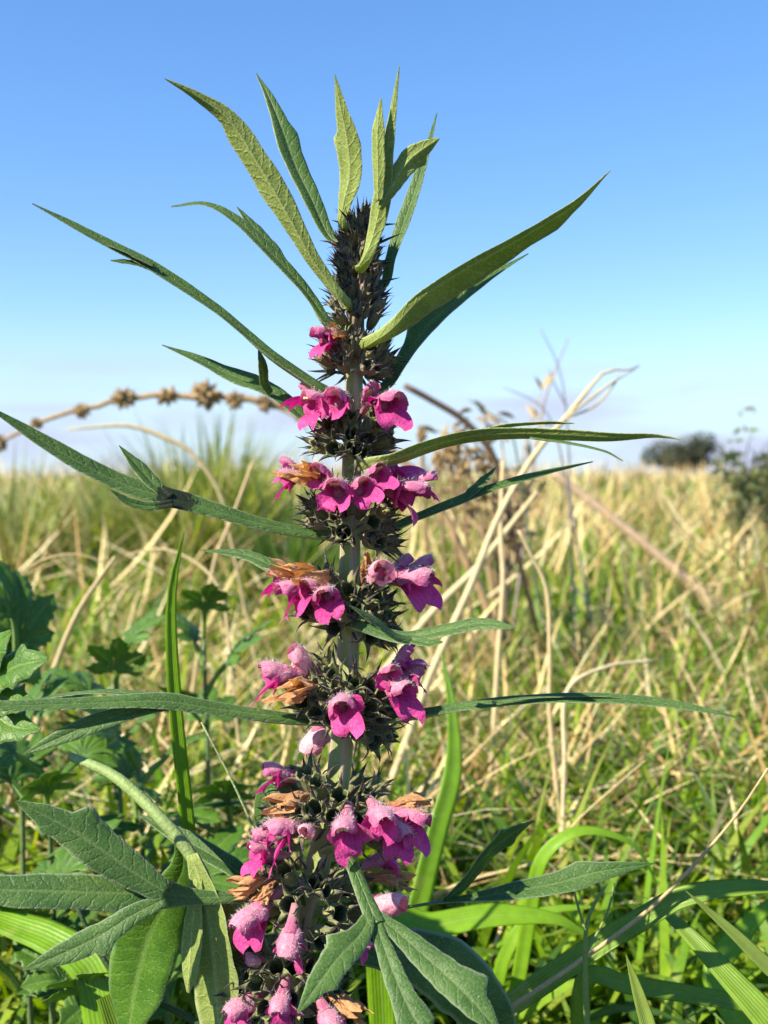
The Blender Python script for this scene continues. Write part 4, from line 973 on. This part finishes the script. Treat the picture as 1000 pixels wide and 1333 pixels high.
for q, (px, py, s) in enumerate([(345, 525, 10), (306, 521, 12), (268, 514, 17), (218, 516, 12), (161, 518, 14), (107, 535, 9), (48, 551, 8), (-2, 576, 10), (398, 536, 13)]):
    link('seed_whorl', clump(300 + q, s * 1.2 * pxm(y), n=34), st, Matrix.Translation(Vector(at(px, py, y) - o)) @ Matrix.Rotation(R.uniform(0, 6), 4, 'Y') @ Matrix.Diagonal((R.uniform(.8, 1.1), 1, R.uniform(.85, 1.25), 1)))
stalk([(300, 700), (285, 640), (250, 590), (215, 570), (165, 554), (88, 559)], 0.6, 0.6, [1.6, 1.6, 1.8, 2.2, 3.4, 1.2], (0.55, 0.44, 0.24), 'slender pale grass spike bowing left below the dead stalk', 'grass_spike', 'grass spike')
stalk([(560, 880), (612, 765), (648, 675), (692, 598), (737, 543), (786, 485), (812, 483), (832, 476)], 0.36, 0.40, [5, 5, 5, 5, 4.5, 4, 3, 1], (0.62, 0.50, 0.28), 'pale straw cane with a broken bent top rising above the meadow', extra=[('dry_leaf', [(742, 540), (770, 518), (800, 496), (828, 480)], (1.5, 2, 1.6, .6)), ('dry_leaf', [(737, 545), (775, 528), (800, 500), (806, 486)], (1, 1.6, 1.4, .5))])
stalk([(648, 860), (655, 760), (652, 690), (655, 600)], 0.40, 0.42, [3.5, 3.5, 3.5, 3], (0.58, 0.46, 0.25), 'upright pale straw stem crossing the broken cane')
stalk([(560, 800), (620, 740), (660, 690), (700, 640)], 0.5, 0.5, [5, 5, 5, 3], (0.60, 0.49, 0.28), 'pale straw cane leaning right beneath the bent top')
stalk([(985, 862), (938, 795), (880, 742), (802, 678), (720, 615)], 1.1, 1.2, [5, 6, 6, 6, 5], (0.46, 0.33, 0.21), 'thick brown dead stem leaning left over the straw')
stalk([(716, 930), (716, 860), (712, 770), (690, 720), (675, 690)], 0.3, 0.3, [4, 4, 3.5, 3, 2], (0.58, 0.45, 0.24), 'kinked upright straw stem between the right-hand leaves', lean=.012)
stalk([(735, 990), (738, 900), (790, 868), (850, 860)], 0.28, 0.3, [3, 3, 3, 2], (0.60, 0.50, 0.30), 'bowed pale straw bent over above the long right leaf')
stalk([(655, 640), (640, 590), (605, 548), (562, 521), (527, 502)], 0.75, 0.72, [3, 3, 4, 4.5, 4], (0.16, 0.10, 0.06), 'dark brown bare stick poking out right of the flower stem', 'stick', 'stick')
stalk([(742, 640), (738, 545), (728, 480), (704, 428)], 0.8, 0.8, [1.6, 1.6, 1.3, .6], (0.20, 0.17, 0.20), 'thin grey twig standing up against the sky beside the cane', 'twig', 'twig', extra=[('side_twig', [(738, 530), (722, 500), (715, 480)], (1.2, 1, .5))])
stalk([(740, 640), (722, 560), (700, 525), (655, 504)], 0.8, 0.8, [1.6, 1.6, 1.4, .6], (0.20, 0.18, 0.20), 'thin curved twig bending left against the sky', 'twig', 'twig')
stalk([(680, 640), (665, 560), (640, 540), (610, 520)], 0.8, 0.8, [2, 2, 1.6, .8], (0.12, 0.16, 0.08), 'thin greenish twig left of the bending grey one', 'twig', 'twig')
stalk([(690, 640), (705, 540), (718, 495), (740, 440)], 0.95, 0.95, [2.2, 2.2, 2, .8], (0.36, 0.28, 0.24), 'hazy tan twig slanting behind the grey upright one', 'twig', 'twig')
for q, (px, py, s, lb) in enumerate([(549, 566, 9, 'small dry brown seed head right of the flower stem'), (588, 585, 17, 'plump dry brown seed head under the pale right leaf'), (603, 610, 14, 'rusty seed head low behind the pale right leaf'), (572, 600, 13, 'dull brown seed head crowded beside the plump one')]):
    st, o = stalk([(px + 6, py + 120), (px + 2, py + 60), (px, py)], .7, .7, [2.5, 2.2, 2], (0.28, 0.18, 0.09), lb, 'dry_seed_head', 'seed head', extra=[('twig', [(px + 4, py + 90), (px - 8, py + 60), (px - 12, py + 40)], (1.2, 1, .5))])
    link('seed_whorl', clump(330 + q, s * pxm(.7)), st, Matrix.Translation(Vector(at(px, py, .7) - o)) @ Matrix.Diagonal((.8, .8, 1.5, 1)))
# dry brown weed tangle where the stick comes out
dt = at(655, 640, .85); dg = np.array([dt[0], .85, float(terrain(dt[0], .85))])
dw = empty('dry_weed', dg); tag(dw, 'tangled dead brown weed behind the pale right leaf', 'weed')
top = at(655, 548, .85)[2] - dg[2]
for q in range(15):
    a = R.uniform(-1, 1); w = R.uniform(.02, .05); h = top * R.uniform(.75, 1.1)
    P = np.array([(R.uniform(-.01, .01), 0, -.006), (a * w * .5, R.uniform(-.02, .02), h * .5), (a * w * 1.1, R.uniform(-.03, .03), h * .85), (a * w * 1.9, R.uniform(-.03, .03), h * R.uniform(.85, 1.05))])
    mb = MB(); tube(mb, P, [.0024, .002, .0015, .0006], nseg=5, res=12)
    for k in range(14):
        t = R.uniform(.3, 1.05); b = P[1] + (P[3] - P[1]) * t; d = np.array([R.uniform(-1, 1), R.uniform(-1, 1), R.uniform(-.4, 1)]) * .022
        ribbon(mb, [b, b + d * .5 + np.array([0, 0, .002]), b + d], [(0, .0015), (.5, .0075), (1, .0006)], (R.uniform(-1, 1), -1, R.uniform(-.5, 1)), res=6, nu=2, th=.0002, mi=(0, 0))
    link('branch', tinted(mb.mesh('branch', [M['straw']]), [(0.36, 0.25, 0.13), (0.28, 0.19, 0.10), (0.45, 0.34, 0.18)][q % 3]), dw)
# bowed straws on the left meadow
stalk([(20, 760), (60, 728), (105, 722), (150, 740)], .34, .34, [1.5, 1.8, 1.8, 1], (0.5, 0.38, 0.18), 'thin bowed straw over the weeds at the left')
stalk([(75, 860), (100, 800), (125, 760), (150, 725)], .33, .33, [2.5, 4, 4.5, 2.5], (0.52, 0.42, 0.22), 'short thick broken straw stub among the left weeds')
stalk([(300, 860), (290, 780), (265, 740), (215, 715), (165, 722)], .40, .42, [1.6, 2, 2, 2, 1], (0.6, 0.48, 0.25), 'long pale straw arching behind the tall bright blade')
stalk([(260, 840), (280, 730), (300, 680), (330, 600)], .45, .45, [3, 3, 3, 2], (0.55, 0.42, 0.22), 'slanting straw stem left of the flowering plant')

# ------------------------------------------------------------------ shrubs and far tree
def leaf_cloud(name, cen, rad, n, size, pal, seed, flat=0.0, low=None):
    rr = np.random.default_rng(seed)
    nb = 26
    bl = unit(rr.normal(0, 1, (nb, 3))) * rr.uniform(.25, .85, (nb, 1)); bl[:, 2] = np.abs(bl[:, 2]) * 1.0 - .12
    br = rr.uniform(.18, .38, nb)
    k = rr.integers(0, nb, n)
    P = bl[k] + unit(rr.normal(0, 1, (n, 3))) * (br[k] * rr.uniform(.3, 1, n) ** .5)[:, None]
    P = P * np.array(rad) + np.array(cen)
    A = unit(rr.normal(0, 1, (n, 3))); B = unit(np.cross(A, rr.normal(0, 1, (n, 3))))
    s = size * rr.uniform(.5, 1.4, (n, 1))
    V = np.stack([P - A * s, P - B * s * .4, P + A * s, P + B * s * .4], 1).reshape(-1, 3)
    me = bpy.data.meshes.new(name); me.from_pydata(V.tolist(), [], (np.arange(n)[:, None] * 4 + np.arange(4)[None]).tolist())
    me.materials.append(M['grass'])
    ca = me.attributes.new('tint', 'FLOAT_COLOR', 'POINT')
    t = pal[rr.integers(0, len(pal), n)] * rr.uniform(.7, 1.25, (n, 1))
    ca.data.foreach_set('color', np.concatenate([np.repeat(t, 4, 0), np.ones((n * 4, 1))], 1).astype(np.float32).ravel())
    ul = me.uv_layers.new(name='UVMap')
    return me
def bush(px, py_top, py_base, y, wpx, label, name, cat, pal, n, size, seed, trunk=True, group=None, parts=('crown', 'trunk')):
    k = pxm(y); p = at(px, py_top, y); g = float(terrain(p[0], y))
    h = p[2] - g; r = wpx / 2 * k
    e = empty(name, (p[0], y, g)); tag(e, label, cat, group)
    ch = min(h * .62, 1.6 * r) if name == 'distant_tree' else h * .8
    link(parts[0], leaf_cloud(parts[0], (0, 0, h - ch * .62), (r, r, ch * .62), n, size, pal, seed), e)
    mb = MB(); rr = np.random.default_rng(seed); tr = h * (.03 if name == 'distant_tree' else .008)
    tube(mb, np.array([(0, 0, -.02 * h), (.02 * h, 0, h * .3), (0, 0, h * .75)]), [tr * 1.3, tr, tr * .4], nseg=8, res=10)
    for q in range(7):
        az = q * 2.4; z0 = h * rr.uniform(.25, .6); l = r * rr.uniform(.5, .9)
        tube(mb, np.array([(0.01 * h, 0, z0), (math.cos(az) * l * .5, math.sin(az) * l * .5, z0 + h * .16), (math.cos(az) * l, math.sin(az) * l, min(h * .9, z0 + h * .28))]), [tr * .6, tr * .4, tr * .1], nseg=5, res=6)
    link(parts[1], tinted(mb.mesh(parts[1], [M['straw']]), (0.12, 0.09, 0.06)), e)
OLIVE = np.array([(0.10, 0.14, 0.05), (0.15, 0.19, 0.06), (0.20, 0.22, 0.09), (0.12, 0.12, 0.06)])
FARG = np.array([(0.055, 0.075, 0.045), (0.085, 0.10, 0.06), (0.11, 0.12, 0.075)])
bush(885, 554, 650, 95.0, 115, 'dark rounded tree far off beyond the crest of the meadow', 'distant_tree', 'tree', FARG, 9000, .16, 400)
bush(965, 520, 640, 1.6, 90, 'wispy green shrub with loose sprigs rising at the right of the skyline', 'wispy_shrub', 'shrub', OLIVE, 420, .010, 401, parts=('foliage', 'stem'))
bush(1000, 545, 640, 1.9, 70, 'denser olive shrub beside the wispy one', 'olive_shrub', 'shrub', OLIVE, 700, .010, 402, parts=('foliage', 'stem'))
def tussock(px, py_top, y, wpx, n, label, pal, seed):
    k = pxm(y); p = at(px, py_top, y); r = wpx / 2 * k
    x = p[0] + rng.normal(0, .38, n) * r * 1.0; yy = y + rng.normal(0, .4, n) * r
    g = terrain(x, yy); h = (p[2] - float(terrain(p[0], y))) * rng.uniform(.55, 1.12, n) * np.exp(-((x - p[0]) / r) ** 2 * .9)
    ob = blades('grass_tussock', M['grass'], n, x, yy, h, rng.uniform(.004, .009, n), rng.uniform(0, .55, n), rng.uniform(.1, 1.5, n), pick(pal, n), 6)
    tag(ob, label, 'grass tussock', None, 'stuff')
TUS = np.array([(0.22, 0.29, 0.05), (0.30, 0.36, 0.08), (0.15, 0.21, 0.04), (0.48, 0.44, 0.18)])
tussock(275, 536, 1.7, 210, 1700, 'tall green grass tussock rising above the skyline behind the seed whorl stalk', TUS, 1)
tussock(378, 560, 1.3, 60, 160, 'dark green leafy clump beside the tall tussock', np.array([(0.07, 0.14, 0.03), (0.11, 0.19, 0.04)]), 2)
tussock(140, 590, 1.9, 170, 700, 'low straw-green tussock left of the tall one', TUS, 3)
tussock(20, 580, 1.6, 100, 350, 'pale grass tuft at the left end of the skyline', np.array([(0.4, 0.4, 0.16), (0.28, 0.32, 0.09)]), 4)
